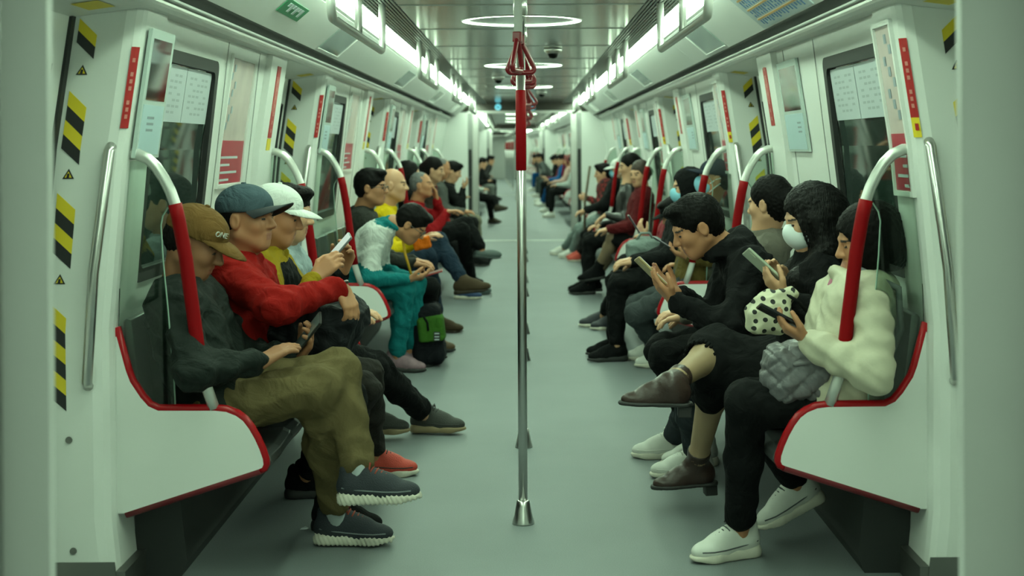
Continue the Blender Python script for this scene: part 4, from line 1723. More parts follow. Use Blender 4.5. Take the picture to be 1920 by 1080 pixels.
            if style == 'heel':
                so.plane(B + u * 0.024, u)
                so.plane(B + u * 0.010, -u)
            else:
                th = 0.036 if style == 'sneaker' else 0.026
                so.plane(B + u * th, u + 0.06 * toe)
                so.plane(B, -u)
                so.plane(B + toe * 0.13 * fs, -u + 0.18 * toe)
            mesh_obj('sole', [so.mesh(Ld['shoe'])], [sm], uo, (lambda V: rib * np.sin((V @ (toe + 0.5 * u)) * 2 * PI / 0.016)) if rib else None, None, O)
            if style == 'heel':
                hb = MB().obox(B - toe * 0.05 * fs - u * 0.006, np.array([toe, l, u]), (0.024, 0.026, 0.022))
                build('heel_block', mb_local(hb, O), sm, uo, 0.004)
            if style == 'sneaker' and lod == 0:
                lm = shoes[4] if len(shoes) > 4 else um
                lc = MB()
                nn = toe * 0.49 + u * 0.87
                for i in range(5):
                    fr_ = 0.12 + 0.2 * i
                    c = SP(0.022 + 0.070 * fr_, 0.096 - 0.036 * fr_) + nn * 0.0285
                    lc.tube([c - l * 0.024 - nn * 0.012, c - l * 0.011, c + l * 0.011, c + l * 0.024 - nn * 0.012], 0.0034, 5)
                c = SP(0.024, 0.098) + nn * 0.030
                for q in (-1, 1):
                    lc.tube([c, c + l * q * 0.016 + u * 0.010, c + l * q * 0.034 - u * 0.008], 0.003, 5)
                build('laces', mb_local(lc, O), lm, uo)
                sp = MB()
                for q in (-1, 1):
                    sp.tube([SP(-0.055, 0.058) + l * q * 0.0325, SP(-0.02, 0.052) + l * q * 0.0375, SP(0.03, 0.046) + l * q * 0.0395, SP(0.08, 0.042) + l * q * 0.0440, SP(0.125, 0.040) + l * q * 0.0435, SP(0.165, 0.040) + l * q * 0.0315], 0.0024, 5)
                build('side_piping', mb_local(sp, O), shoes[5] if len(shoes) > 5 else lm, uo)
                tn = Fld().c(SP(0.020, 0.105), SP(0.008, 0.138), 0.019, 0.015, 0.01)
                mesh_obj('tongue', [tn.mesh(0.005)], [lm], uo, None, None, O)
    # ---------------- hair
    if hair:
        ht, hm = hair
        fr = Fld()
        fa_c, fa_r = HP(0.100, 0, -0.045), np.array([0.082, 0.12, 0.088]) * hs
        if ht == 'short':
            fr.e(HP(-0.020, 0, 0.038), R, np.array([0.108, 0.087, 0.099]) * hs, 0.02)
            fr.e(HP(-0.045, 0, 0.0), R, np.array([0.076, 0.080, 0.085]) * hs, 0.02)
            fr.e(HP(0.052, 0, 0.098), R, np.array([0.050, 0.06, 0.030]) * hs, 0.02)
            fr.e(fa_c, R, fa_r, 0.01, -1)
            for q in (-1, 1):
                fr.e(HP(0.0, q * 0.095, -0.025), R, np.array([0.035, 0.03, 0.045]) * hs, 0.01, -1)
        elif ht == 'crop':
            fr.e(HP(-0.022, 0, 0.036), R, np.array([0.098, 0.079, 0.094]) * hs, 0.02)
            fr.e(HP(-0.045, 0, 0.0), R, np.array([0.068, 0.074, 0.075]) * hs, 0.02)
            fr.e(fa_c, R, fa_r * 1.04, 0.01, -1)
            for q in (-1, 1):
                fr.e(HP(0.0, q * 0.095, -0.025), R, np.array([0.035, 0.03, 0.045]) * hs, 0.01, -1)
        elif ht in ('undercap', 'fringe'):
            fr.e(HP(-0.030, 0, 0.012), R, np.array([0.090, 0.081, 0.085]) * hs, 0.02)
            fr.e(fa_c, R, fa_r * 1.10, 0.01, -1)
            for q in (-1, 1):
                fr.e(HP(0.0, q * 0.095, -0.022), R, np.array([0.032, 0.03, 0.040]) * hs, 0.01, -1)
        elif ht == 'bob':
            fr.e(HP(-0.026, 0, 0.028), R, np.array([0.124, 0.100, 0.114]) * hs, 0.03)
            fr.e(HP(-0.042, 0, -0.045), R, np.array([0.112, 0.106, 0.095]) * hs, 0.04)
            for q in (-1, 1):
                fr.e(HP(0.030, q * 0.078, -0.025), R, np.array([0.042, 0.022, 0.072]) * hs, 0.02)
            fr.e(HP(0.118, 0, -0.045), R, np.array([0.098, 0.086, 0.105]) * hs, 0.012, -1)
            fr.plane(HP(0, 0, -0.108), -hu + 0.15 * hf)
        elif ht == 'long':
            fr.e(HP(-0.020, 0, 0.038), R, np.array([0.112, 0.092, 0.108]) * hs, 0.03)
            fr.e(HP(-0.040, 0, -0.03), R, np.array([0.088, 0.094, 0.11]) * hs, 0.04)
            back = nb - fw * 0.045
            fr.chain([HP(-0.07, 0, 0.0), back + up_t * 0.02, sh - fw * 0.10 - up_t * 0.18], [0.085, 0.095, 0.07], 0.06)
            for q in (-1, 1):
                st = HP(0.005, q * 0.085, 0.0)
                m1 = HP(-0.005, q * 0.098, -0.12)
                m2 = sh + lat * q * 0.11 * (1 if hl @ lat > 0 else -1) + fw * 0.075 - up_t * 0.06
                m3 = m2 - up_t * 0.17 + fw * 0.03
                fr.chain([st, m1, m2, m3], [0.026, 0.034, 0.040, 0.022], 0.03)
            fr.e(HP(0.110, 0, -0.050), R, np.array([0.092, 0.072, 0.105]) * hs, 0.012, -1)
            for q in (-1, 1):
                for i in range(4):
                    fr.chain([HP(0.062 - 0.012 * i, q * (0.050 + 0.006 * i), 0.085), HP(0.066 - 0.014 * i, q * (0.074 + 0.004 * i), 0.0), HP(0.056 - 0.014 * i, q * (0.080 + 0.003 * i), -0.09)], [0.008, 0.0065, 0.005], 0.004)
        elif ht == 'bun':
            fr.e(HP(-0.020, 0, 0.038), R, np.array([0.106, 0.085, 0.104]) * hs, 0.02)
            fr.e(HP(-0.045, 0, -0.005), R, np.array([0.076, 0.080, 0.085]) * hs, 0.02)
            fr.e(HP(-0.118, 0, 0.012), R, np.array([0.050, 0.055, 0.055]) * hs, 0.02)
            fr.e(fa_c, R, fa_r * 1.03, 0.01, -1)
            for q in (-1, 1):
                fr.e(HP(0.0, q * 0.095, -0.03), R, np.array([0.028, 0.03, 0.036]) * hs, 0.01, -1)
        elif ht == 'hood':
            fr.e(HP(-0.025, 0, 0.025), R, np.array([0.128, 0.108, 0.122]) * hs, 0.03)
            fr.c(HP(-0.03, 0, -0.05), nb, 0.10, 0.105, 0.05)
            fr.e(HP(0.120, 0, -0.030), R, np.array([0.100, 0.080, 0.105]) * hs, 0.012, -1)
        sd = seed + 31
        mesh_obj('hood' if ht == 'hood' else 'hair', [fr.mesh(Ld['hair'])], [hm], root,
                 (lambda V: folds(V, 0.0020 if lod == 0 else 0.002, 0.016 if lod == 0 else 0.04, sd)), None, O)
    # ---------------- cap
    if cap:
        cm, bm = cap[:2]
        fc = Fld()
        fc.e(HP(-0.012, 0, 0.046), R, np.array([0.111, 0.092, 0.084]) * hs, 0.02)
        fc.plane(HP(0, 0, 0.026), -hu)
        co = mesh_obj('cap', [fc.mesh(Ld['hair'])], [cm], root, None, None, O)
        mb = MB()
        na, nr = 13, 7
        tiltb = cap[2] if len(cap) > 2 else 0.22
        top_, bot_ = [], []
        for i in range(na):
            a = (i / (na - 1) * 2 - 1) * 1.12
            for j in range(nr):
                r = j / (nr - 1)
                f = -0.012 + 0.110 * math.cos(a) + 0.086 * r * max(0.0, math.cos(a * 1.25)) ** 0.6
                l = 0.092 * math.sin(a) * (1 - 0.10 * r)
                uu = 0.046 - tiltb * (f - 0.09) * r - (cap[3] if len(cap) > 3 else 4.6) * l * l * (0.35 + 0.65 * r)
                top_.append(HP(f, l, uu))
                bot_.append(HP(f, l, uu - 0.004))
        fsx = []
        n = na * nr
        for i in range(na - 1):
            for j in range(nr - 1):
                a, b, c, d = i * nr + j, i * nr + j + 1, (i + 1) * nr + j + 1, (i + 1) * nr + j
                fsx += [(a, b, c, d), (n + d, n + c, n + b, n + a)]
            a, b = i * nr + nr - 1, (i + 1) * nr + nr - 1
            fsx.append((a, n + a, n + b, b))
        mb.add(top_ + bot_, fsx, 0, True)
        build('brim', mb_local(mb, O), bm, co)
        if lod == 0:
            bt = MB()
            bt.obox(HP(-0.012, 0, 0.131), R, np.array([0.008, 0.008, 0.004]) * hs)
            build('cap_button', mb_local(bt, O), cm, co, 0.003)
    if mask:
        fm = Fld()
        fm.e(HP(0.046, 0, -0.054), R, np.array([0.064, 0.067, 0.058]) * hs, 0.02)
        fm.e(HP(0.085, 0, -0.030), R, np.array([0.034, 0.028, 0.036]) * hs, 0.03)
        fm.plane(HP(0.022, 0, 0), -hf)
        mo = mesh_obj('mask', [fm.mesh(Ld['hair'])], [mask], root, None, None, O)
        ml = MB()
        for q in (-1, 1):
            ml.tube([HP(0.030, q * 0.066, -0.030), HP(0.0, q * 0.082, 0.0), HP(-0.028, q * 0.086, 0.012)], 0.0022 if lod == 0 else 0.004, 5)
            ml.tube([HP(0.026, q * 0.062, -0.085), HP(-0.005, q * 0.080, -0.045), HP(-0.03, q * 0.086, -0.02)], 0.0022 if lod == 0 else 0.004, 5)
        build('ear_loops', mb_local(ml, O), MASKW, mo)
    if glasses:
        gm = MB()
        for q in (-1, 1):
            gm.tube([HP(0.097, q * 0.033 + 0.022 * math.cos(t), -0.003 + 0.018 * math.sin(t)) for t in np.linspace(0, 2 * PI, 16)[:-1]], 0.0022, 5, closed=True)
            gm.tube([HP(0.093, q * 0.056, 0.004), HP(0.05, q * 0.076, 0.006), HP(-0.012, q * 0.084, 0.004)], 0.0022, 5)
        gm.tube([HP(0.098, -0.011, 0), HP(0.102, 0, 0.003), HP(0.098, 0.011, 0)], 0.0022, 5)
        build('glasses', mb_local(gm, O), WIRE, root)
    return dict(root=root, O=O, HP=HP, R=R, A=A, G=G, sh=sh, hip=hip, nb=nb, fw=fw, lat=lat, up=up_t)


def grip(p, key, along=0.105, out=0.024):
    shj, el, wr, D, N, curl, on = p['A'][key]
    D = nrm(D)
    N = nrm(N - D * (N @ D))
    return wr + D * along + N * out, D, N


def phone(c, D, N, label, body, screen=None, w=0.037, hgt=0.078):
    D = nrm(D)
    N = nrm(N - D * (N @ D))
    L = np.cross(D, N)
    R = np.array([L, D, N])
    r = empty('smartphone', c)
    tag(r, label, 'phone', None)
    z = np.zeros(3)
    build('case', MB().obox(z, R, (w, hgt, 0.0046)), body, r, 0.004)
    build('screen', MB().obox(z + N * 0.0050, R, (w * 0.92, hgt * 0.95, 0.0006)), screen or SCREENM, r)
    build('camera_bump', MB().obox(z - N * 0.0055 + D * hgt * 0.66 - L * w * 0.4, R, (0.011, 0.013, 0.0016)), body, r)
    return r


def thing(name, label, cat, c, group=None):
    r = empty(name, c)
    tag(r, label, cat, group)
    return r

# ------------------------------------------------------------------ first bench, passengers nearest the doors
V3 = lambda *a: np.array(a, float)
KHAKI = cloth('khaki_cotton', (0.120, 0.092, 0.042), ws=7)
DKGREEN = cloth('dark_green_nylon', (0.016, 0.021, 0.019), 0.7)
NAVYSHOE = mat('navy_knit_shoe', (0.022, 0.026, 0.035), 0.75, bump=(300, 0.4))
BROWNCAP = cloth('brown_cap_twill', (0.135, 0.072, 0.022))
p = person('man in brown cap and dark green jacket, khaki trousers, legs crossed, looking at phone', -1, 4.80, 0, P(366, 452, 4.80), 0.10, 0.42, sh=P(340, 540, 4.82), hip=(-1.03, 4.80, 0.545),
           arms={'n': dict(w=P(487, 676, 4.66), e=P(370, 720, 4.45), D=P(548, 640, 4.74) - P(487, 676, 4.66), N=(0.1, 0.25, -1), curl=0.22),
                 'f': dict(w=P(556, 668, 4.96), e=P(470, 760, 5.3), D=V3(0.50, -0.25, 0.62), N=V3(-0.62, -0.35, 0.5), curl=0.55)},
           legs={'f': dict(k=P(632, 694, 4.84), a=P(672, 893, 4.74), t=(1, -0.12, 0.06), ik=False),
                 'n': dict(k=P(594, 726, 4.74), a=P(628, 971, 5.03), t=(1, -0.02, 0.0), ik=False)},
           top=DKGREEN, bot=KHAKI, shoes=('sneaker', NAVYSHOE, SOLEW, 1.06, mat('red_tongue', (0.30, 0.045, 0.02), 0.7), mat('pale_piping', (0.16, 0.18, 0.19), 0.6)), hair=('undercap', HAIRB), cap=(BROWNCAP, BROWNCAP, 0.30), skin=2, bulk=1.04,
           sock=mat('pale_sock', (0.40, 0.44, 0.45), 0.9), seed=3, foldamp=0.008, hemf=0.16, rib=0.003, legr=1.07)
# embroidered letters on the cap front
_t = bpy.data.curves.new('cap_letters', 'FONT')
_t.body = 'ONE'
_t.size = 0.026
_t.extrude = 0.0015
_t.align_x = 'CENTER'
_to = bpy.data.objects.new('cap_letters', _t)
COL.objects.link(_to)
_to.parent = p['root']
_f, _l, _u = p['R']
_a = -0.55
_nf = _f * math.cos(_a) + _l * math.sin(_a)
_nl = -np.cross(_u, _nf)
_pos = p['HP'](-0.012 + 0.1135 * math.cos(_a) * 0.985, 0.095 * math.sin(_a), 0.062) - p['O'] + _nf * 0.002
_M = Matrix(((-_nl[0], _u[0], _nf[0], _pos[0]), (-_nl[1], _u[1], _nf[1], _pos[1]), (-_nl[2], _u[2], _nf[2], _pos[2]), (0, 0, 0, 1)))
_to.matrix_basis = _M
_t.materials.append(mat('cap_thread', (0.5, 0.5, 0.45), 0.7))
bpy.context.view_layer.update()
_me = bpy.data.meshes.new_from_object(_to)
_lo = link('cap_letters', _me, p['root'])
_lo.matrix_basis = _M
bpy.data.objects.remove(_to)
c, D, N = grip(p, 'f')
phone(c, D, N, 'dark smartphone held by the man in the brown cap', mat('phone_dark', (0.02, 0.022, 0.022), 0.3), mat('screen_grey', (0.10, 0.12, 0.12), 0.15))

REDSW = cloth('red_sweater_knit', (0.27, 0.009, 0.007), 0.9, 400, 0.3)
BLUECAP = cloth('slate_blue_cap', (0.055, 0.085, 0.105))
p = person('man in slate blue cap and red sweater dozing with arms folded over a black bag', -1, 5.24, 0, P(463, 407, 5.24), 0.28, -0.02, sh=P(448, 497, 5.26), hip=(-1.03, 5.24, 0.545),
           arms={'n': dict(w=P(636, 536, 5.06), e=P(485, 640, 4.7), D=V3(0.42, -0.12, -0.75), N=V3(-0.75, 0.55, -0.4), curl=0.45),
                 'f': dict(w=P(570, 585, 5.30), e=P(560, 700, 5.7), D=V3(0.3, -0.8, 0.1), curl=0.5)},
           legs={'n': dict(k=V3(-0.62, 5.14, 0.54), a=V3(-0.70, 5.22, 0.085)), 'f': dict(k=V3(-0.62, 5.42, 0.54), a=V3(-0.88, 5.72, 0.085))},
           top=REDSW, bot=BLACKC, shoes=('sneaker', BLACKC, SOLED, 1.0, BLACKC), hair=('undercap', HAIRB), cap=(BLUECAP, mat('navy_brim', (0.014, 0.019, 0.025), 0.7), -0.12, 6.5), skin=0, bulk=1.06, seed=5, foldamp=0.006)
b = MB()
_w = p['A']['n'][2]
_d = nrm(p['A']['n'][3])
_a1 = nrm(np.cross(_d, V3(0, 1, 0)))
_a2 = np.cross(_d, _a1)
b.tube([_w - _d * 0.004 + 0.031 * (math.cos(t) * _a1 + math.sin(t) * _a2) for t in np.linspace(0, 2 * PI, 22)[:-1]], 0.0065, 6, closed=True)
build('bracelet', mb_local(b, p['O']), mat('dark_bead', (0.03, 0.018, 0.012), 0.3), p['root'])
r = thing('lap_bag', 'black padded bag held on the lap of the man in red', 'bag', P(590, 612, 5.20))
f = Fld().b(P(592, 606, 5.20), np.array([nrm((1, 0, -0.35)), (0, 1, 0), nrm((0.35, 0, 1))]), (0.10, 0.12, 0.055), 0.05)
f.e(P(640, 590, 5.28), np.eye(3), (0.10, 0.13, 0.09), 0.05)
mesh_obj('bag_body', [f.mesh(0.009)], [cloth('black_padded_nylon', (0.010, 0.011, 0.013), 0.65)], r, lambda V: folds(V, 0.006, 0.08, 77), None, P(590, 612, 5.20))
m = MB().tube([P(600, 560, 5.16), P(606, 548, 5.16), P(628, 545, 5.16), P(640, 556, 5.16)], 0.008, 6)
build('bag_handle', mb_local(m, P(590, 612, 5.20)), BLACKC, r)

OLIVE = cloth('olive_yellow_jacket', (0.27, 0.185, 0.010))
WHITECAP = cloth('white_cap_twill', (0.62, 0.64, 0.62))


def vestidx(C):
    return ((np.abs(C[:, 1] - 5.70) < 0.15) & (C[:, 2] < 0.955)).astype(int)


p = person('man in white cap and olive yellow jacket holding a phone up in both hands', -1, 5.68, 0, P(518, 402, 5.70), 0.02, 0.20, sh=P(500, 487, 5.72), hip=(-1.02, 5.68, 0.545),
           arms={'n': dict(w=P(592, 518, 5.52), e=P(540, 640, 5.35), D=V3(0.55, 0.10, 0.55), N=V3(0.35, 0.9, -0.1), curl=0.55),
                 'f': dict(w=P(640, 505, 5.80), e=P(600, 660, 6.0), D=V3(0.30, -0.15, 0.80), N=V3(-0.5, -0.85, 0.1), curl=0.6)},
           legs={'n': dict(k=V3(-0.60, 5.58, 0.56), a=V3(-0.80, 5.76, 0.085)), 'f': dict(k=V3(-0.60, 5.84, 0.56), a=V3(-0.640, 6.07, 0.085))},
           top_mats=[OLIVE, BLACKC], top_idx=vestidx, bot=cloth('black_plaid', (0.022, 0.02, 0.018)), shoes=('sneaker', mat('red_shoe', (0.50, 0.05, 0.03), 0.6, bump=(200, 0.3)), SOLEW, 1.0, SOLED),
           hair=('undercap', HAIRB), cap=(WHITECAP, WHITECAP, 0.22), skin=0, seed=8, bulk=1.0)
phone(P(634, 464, 5.66), V3(0.62, 0.0, 0.70), V3(-0.7, -0.35, 0.62), 'grey smartphone held up by the man in the white cap', mat('phone_grey', (0.16, 0.18, 0.19), 0.3), w=0.036, hgt=0.072)
m = MB().tube([p['HP'](-0.004, (-1) * 0.088, -0.010), p['HP'](0.006, -0.089, -0.042)], [0.008, 0.0045], 8)
build('earbud', mb_local(m, p['O']), mat('earbud_white', (0.8, 0.8, 0.78), 0.3), p['root'])

STRIPE = mat('grey_stripe', (0.42, 0.46, 0.47), 0.8)
_kn = V3(-0.70, 6.42, 0.55)


def stripeidx(C):
    return ((np.abs(C[:, 1] - 6.33) < 0.022) & (C[:, 2] > 0.45)).astype(int)


p = person('young man in grey sweater beside the white cap, black striped trousers, leg stretched out', -1, 6.25, 0, P(541, 398, 6.25), 0.05, 0.12, sh=P(528, 478, 6.28), hip=(-1.02, 6.28, 0.545),
           arms={'n': dict(w=V3(-0.78, 6.16, 0.66)), 'f': dict(w=V3(-0.76, 6.40, 0.66))},
           legs={'n': dict(k=P(690, 650, 6.40), a=P(690, 778, 6.85), t=(1, 0.0, 0)), 'f': dict(k=P(735, 640, 6.62), a=P(796, 776, 6.98), t=(1, -0.12, 0.02))},
           top=cloth('pale_grey_sweater', (0.27, 0.33, 0.35)), bot_mats=[BLACKC, STRIPE], bottom_idx=stripeidx,
           shoes=('sneaker', mat('charcoal_shoe', (0.035, 0.036, 0.032), 0.7, bump=(250, 0.4)), mat('gum_sole', (0.24, 0.18, 0.10), 0.6), 1.02, SOLED), hair=('short', HAIRB), skin=1, seed=11)

# ---- opposite side
CREAM = mat('cream_puffer', (0.50, 0.475, 0.36), 0.6, bump=(26, 0.25), var=(9, 0.08), spec=0.3)
p = person('woman with black bob in cream puffer jacket, grey quilted bag on lap', 1, 4.74, 0, P(1622, 456, 4.74), 0.05, 0.22, sh=V3(1.125, 4.76, 0.935), hip=(1.04, 4.74, 0.545), hs=0.95, neck=V3(1.125, 4.755, 0.962),
           arms={'n': dict(w=P(1512, 640, 4.56), e=P(1690, 720, 4.40), D=V3(-0.80, 0.10, 0.42), N=V3(0.42, 0.25, 0.85), curl=0.50),
                 'f': dict(w=P(1476, 728, 4.90), e=P(1560, 740, 5.2), D=V3(-0.7, -0.2, -0.5), N=V3(0.3, -0.5, -0.8), curl=0.5)},
           legs={'n': dict(k=V3(0.735, 4.66, 0.560), a=P(1382, 1000, 4.85), t=(-1, -0.42, 0), ik=False), 'f': dict(k=V3(0.80, 4.92, 0.530), a=P(1490, 915, 5.02), t=(-0.88, -0.15, -0.40), ik=False)},
           top=CREAM, puff=0.062, bot=BLACKC, shoes=('sneaker', WHITES, SOLEW, 0.98, mat('shoe_grey_line', (0.08, 0.085, 0.09), 0.6)), hair=('bob', HAIRB), skin=0, bulk=1.08, hood=True, seed=14, foldamp=0.004)
c, D, N = grip(p, 'n', 0.11)
phone(c, D, N, 'black smartphone in the hand of the woman in cream', mat('phone_black', (0.012, 0.012, 0.014), 0.25), mat('screen_dark', (0.02, 0.025, 0.03), 0.1))
m = MB().tube([p['sh'] + V3(-0.10, -0.02, -0.05), p['sh'] + V3(-0.02, -0.115, 0.062), p['sh'] + V3(0.10, -0.145, 0.0), p['sh'] + V3(0.085, -0.225, -0.12), p['sh'] + V3(0.04, -0.215, -0.24)], 0.012, 6)
build('bag_strap', mb_local(m, p['O']), mat('grey_strap', (0.13, 0.13, 0.14), 0.7), p['root'])
m = Fld().e(p['nb'] + p['fw'] * 0.058 - p['up'] * 0.055, np.array([p['fw'], p['lat'], p['up']]), (0.036, 0.042, 0.055), 0.02)
mesh_obj('pink_collar', [m.mesh(0.008)], [cloth('pink_knit', (0.45, 0.17, 0.24))], p['root'], None, None, p['O'])
QUILT = mat('grey_quilted_nylon', (0.15, 0.145, 0.155), 0.38, bump=(34, 0.7), var=(8, 0.15))
_c = P(1540, 692, 4.66)
r = thing('quilted_bag', 'shiny grey quilted bag on the lap of the woman in cream', 'bag', _c)
_Rb = np.array([nrm((1, 0, 0.12)), (0, 1, 0), nrm((-0.12, 0, 1))])
f = Fld().b(_c, _Rb, (0.135, 0.05, 0.045), 0.05)
f.e(_c + V3(-0.05, 0, -0.02), _Rb, (0.16, 0.10, 0.095), 0.04)
mesh_obj('bag_body', [f.mesh(0.007)], [QUILT], r, lambda V: -0.007 * np.exp(-((np.abs(((V[:, 0] + V[:, 2]) / 0.075) % 1 - 0.5)) / 0.07) ** 2) - 0.007 * np.exp(-((np.abs(((V[:, 0] - V[:, 2]) / 0.075) % 1 - 0.5)) / 0.07) ** 2) + folds(V, 0.004, 0.06, 5), None, _c)
build('flap', mb_local(MB().obox(_c + V3(-0.06, -0.085, 0.045), np.array([nrm((1, -0.1, 0.2)), nrm((0.1, 1, 0.5)), nrm((-0.2, -0.5, 1))]), (0.055, 0.03, 0.006)), _c), QUILT, r, 0.004)

p = person('woman with long black hair and white mask in black coat, skirt and brown ankle boots', 1, 5.22, 0, P(1518, 414, 5.25), 0.12, 0.26, sh=V3(1.085, 5.26, 0.955), hip=(1.02, 5.24, 0.55), hs=0.95,
           arms={'n': dict(w=P(1470, 556, 5.02), e=P(1560, 680, 4.8), D=V3(-0.62, 0.10, 0.58), N=V3(0.55, 0.30, 0.55), curl=0.45),
                 'f': dict(w=P(1462, 540, 5.28), e=P(1540, 660, 5.6), D=V3(-0.42, -0.15, 0.80), N=V3(-0.3, -0.9, 0.0), curl=0.55)},
           legs={'f': dict(k=P(1338, 655, 5.28), a=P(1256, 722, 4.98), t=(-1, 0.05, 0.02), ik=False), 'n': dict(k=P(1335, 690, 5.22), a=P(1303, 876, 5.50), t=(-1, -0.08, -0.05), ik=False)},
           top=cloth('black_wool_coat', (0.006, 0.006, 0.0065), 0.95), bot=BLACKC, skirt=1.22, legskin=mat('nude_stocking', (0.36, 0.245, 0.145), 0.55), shoes=('heel', mat('brown_leather', (0.045, 0.026, 0.022), 0.35, bump=(60, 0.2)), SOLED, 0.95),
           hair=('long', mat('hair_long_black', (0.005, 0.0045, 0.0045), 0.42, bump=(230, 0.5, (1, 1, 0.06)), spec=0.18)), mask=MASKW, skin=1, bulk=0.95, seed=17)
c, D, N = grip(p, 'n', 0.125)
phone(c, D, N, 'smartphone in a pale clear case held by the woman in the white mask', mat('phone_clear', (0.42, 0.46, 0.36), 0.25), mat('screen_green', (0.16, 0.22, 0.20), 0.12), 0.038, 0.08)
# lace hem of the skirt: ring of hanging fringes
_hb = MB()
for key in ('n', 'f'):
    hj, kn, an, toe = p['G'][key]
    ax = nrm(an - kn)
    e1 = nrm(np.cross(ax, V3(0, 1, 0)))
    e2 = np.cross(ax, e1)
    for i in range(30):
        t = 2 * PI * i / 30
        o = kn + ax * 0.085 + (0.066) * (math.cos(t) * e1 + math.sin(t) * e2)
        L_ = 0.04 + 0.012 * (i % 3)
        _hb.tube([o - ax * 0.04, o + ax * L_ * 0.3, o + ax * L_ * 0.75], [0.010, 0.009, 0.006], 5)
lace = build('lace_hem', mb_local(_hb, p['O']), BLACKC, p['root'])
lace['kind'] = 'stuff'


def dots():
    m = bpy.data.materials.new('cream_polka_dots')
    m.use_nodes = True
    nt = m.node_tree
    b = nt.nodes['Principled BSDF']
    tc = nt.nodes.new('ShaderNodeTexCoord')
    sx = nt.nodes.new('ShaderNodeSeparateXYZ')
    cx = nt.nodes.new('ShaderNodeCombineXYZ')
    nt.links.new(tc.outputs['Object'], sx.inputs[0])
    nt.links.new(sx.outputs[0], cx.inputs[0])
    nt.links.new(sx.outputs[2], cx.inputs[1])
    v = nt.nodes.new('ShaderNodeTexVoronoi')
    v.voronoi_dimensions = '2D'
    v.inputs['Scale'].default_value = 30
    v.inputs['Randomness'].default_value = 0.4
    r = nt.nodes.new('ShaderNodeValToRGB')
    r.color_ramp.interpolation = 'CONSTANT'
    r.color_ramp.elements[0].color = (0.012, 0.012, 0.012, 1)
    r.color_ramp.elements[1].position = 0.24
    r.color_ramp.elements[1].color = (0.56, 0.54, 0.40, 1)
    nt.links.new(cx.outputs[0], v.inputs['Vector'])
    nt.links.new(v.outputs['Distance'], r.inputs[0])
    nt.links.new(r.outputs[0], b.inputs['Base Color'])
    b.inputs['Roughness'].default_value = 0.8
    return m


_c = P(1442, 585, 4.92)
r = thing('dotted_bag', 'small cream bag with black polka dots on the lap of the masked woman', 'bag', _c)
f = Fld().e(_c, np.array([nrm((1, 0, 0.3)), (0, 1, 0), nrm((-0.3, 0, 1))]), (0.075, 0.06, 0.072), 0.03)
f.b(_c + V3(-0.008, 0, -0.03), np.eye(3), (0.045, 0.03, 0.02), 0.028, 0.03)
f.e(_c + V3(0.06, 0, 0.055), np.eye(3), (0.04, 0.04, 0.025), 0.03)
mesh_obj('bag_body', [f.mesh(0.006)], [dots()], r, lambda V: folds(V, 0.005, 0.05, 12), None, _c)
build('drawstring', mb_local(MB().tube([_c + V3(0.05, -0.03, 0.06), _c + V3(0.09, -0.05, 0.035), _c + V3(0.12, -0.03, 0.0)], 0.006, 6), _c), BLACKC, r)

p = person('man in black hooded jacket leaning forward over a phone, short black hair', 1, 5.76, 0, P(1304, 428, 5.76), 0.12, 0.44, sh=P(1388, 482, 5.80), hip=(1.06, 5.82, 0.545), neck=P(1352, 462, 5.78),
           arms={'n': dict(w=P(1262, 566, 5.58), e=P(1350, 680, 5.4), D=V3(-0.60, 0.05, 0.60), N=V3(0.50, 0.25, 0.65), curl=0.26),
                 'f': dict(w=P(1268, 552, 5.78), e=P(1350, 680, 6.0), D=V3(-0.62, -0.10, 0.56), N=V3(0.45, -0.35, 0.65), curl=0.2)},
           legs={'n': dict(k=P(1265, 650, 5.72), a=V3(0.725, 6.02, 0.085), t=(-1, 0, 0)), 'f': dict(k=P(1275, 640, 5.98), a=V3(0.675, 6.40, 0.085), t=(-1, 0.05, 0))},
           top=cloth('black_hooded_jacket', (0.0065, 0.0068, 0.0075), 0.85), bot=cloth('dark_denim', (0.030, 0.036, 0.042)), shoes=('sneaker', WHITES, SOLEW, 1.0, WHITES), hair=('short', HAIRB), skin=0, hood=True, seed=21, bulk=1.04, foldamp=0.007)
c, D, N = grip(p, 'n', 0.12)
phone(c + V3(-0.02, 0.02, 0.01), D, N, 'phone in a golden case held by the man leaning forward', mat('phone_gold', (0.42, 0.32, 0.15), 0.35))

p = person('woman with tied black hair in grey-brown coat turned away towards the door', 1, 6.42, 0, P(1441, 386, 6.42), -0.65, 0.10, sh=V3(1.095, 6.44, 0.955), hs=0.96,
           top=cloth('grey_brown_coat', (0.125, 0.115, 0.095)), bot=BLACKC, shoes=('sneaker', WHITES, SOLEW, 0.95, WHITES), hair=('bun', HAIRB), skin=1, seed=23, hood=True,
           legs={'n': dict(a=V3(0.78, 6.25, 0.085)), 'f': dict(a=V3(0.80, 6.5, 0.085))})

# ------------------------------------------------------------------ second bench
TEAL = cloth('teal_track_cloth', (0.008, 0.155, 0.165))
TWHITE = cloth('white_track_cloth', (0.52, 0.54, 0.52))
_hip = V3(-1.08, 8.95, 0.545)
_up = nrm(V3(0.18, 0, 0.355))


def trackidx(C):
    a = (C - _hip) @ _up
    front = C[:, 0] + 0.92
    return ((a > 0.17 + 0.5 * np.maximum(front, 0)) & (a < 0.43) & (front < 0.14)).astype(int)


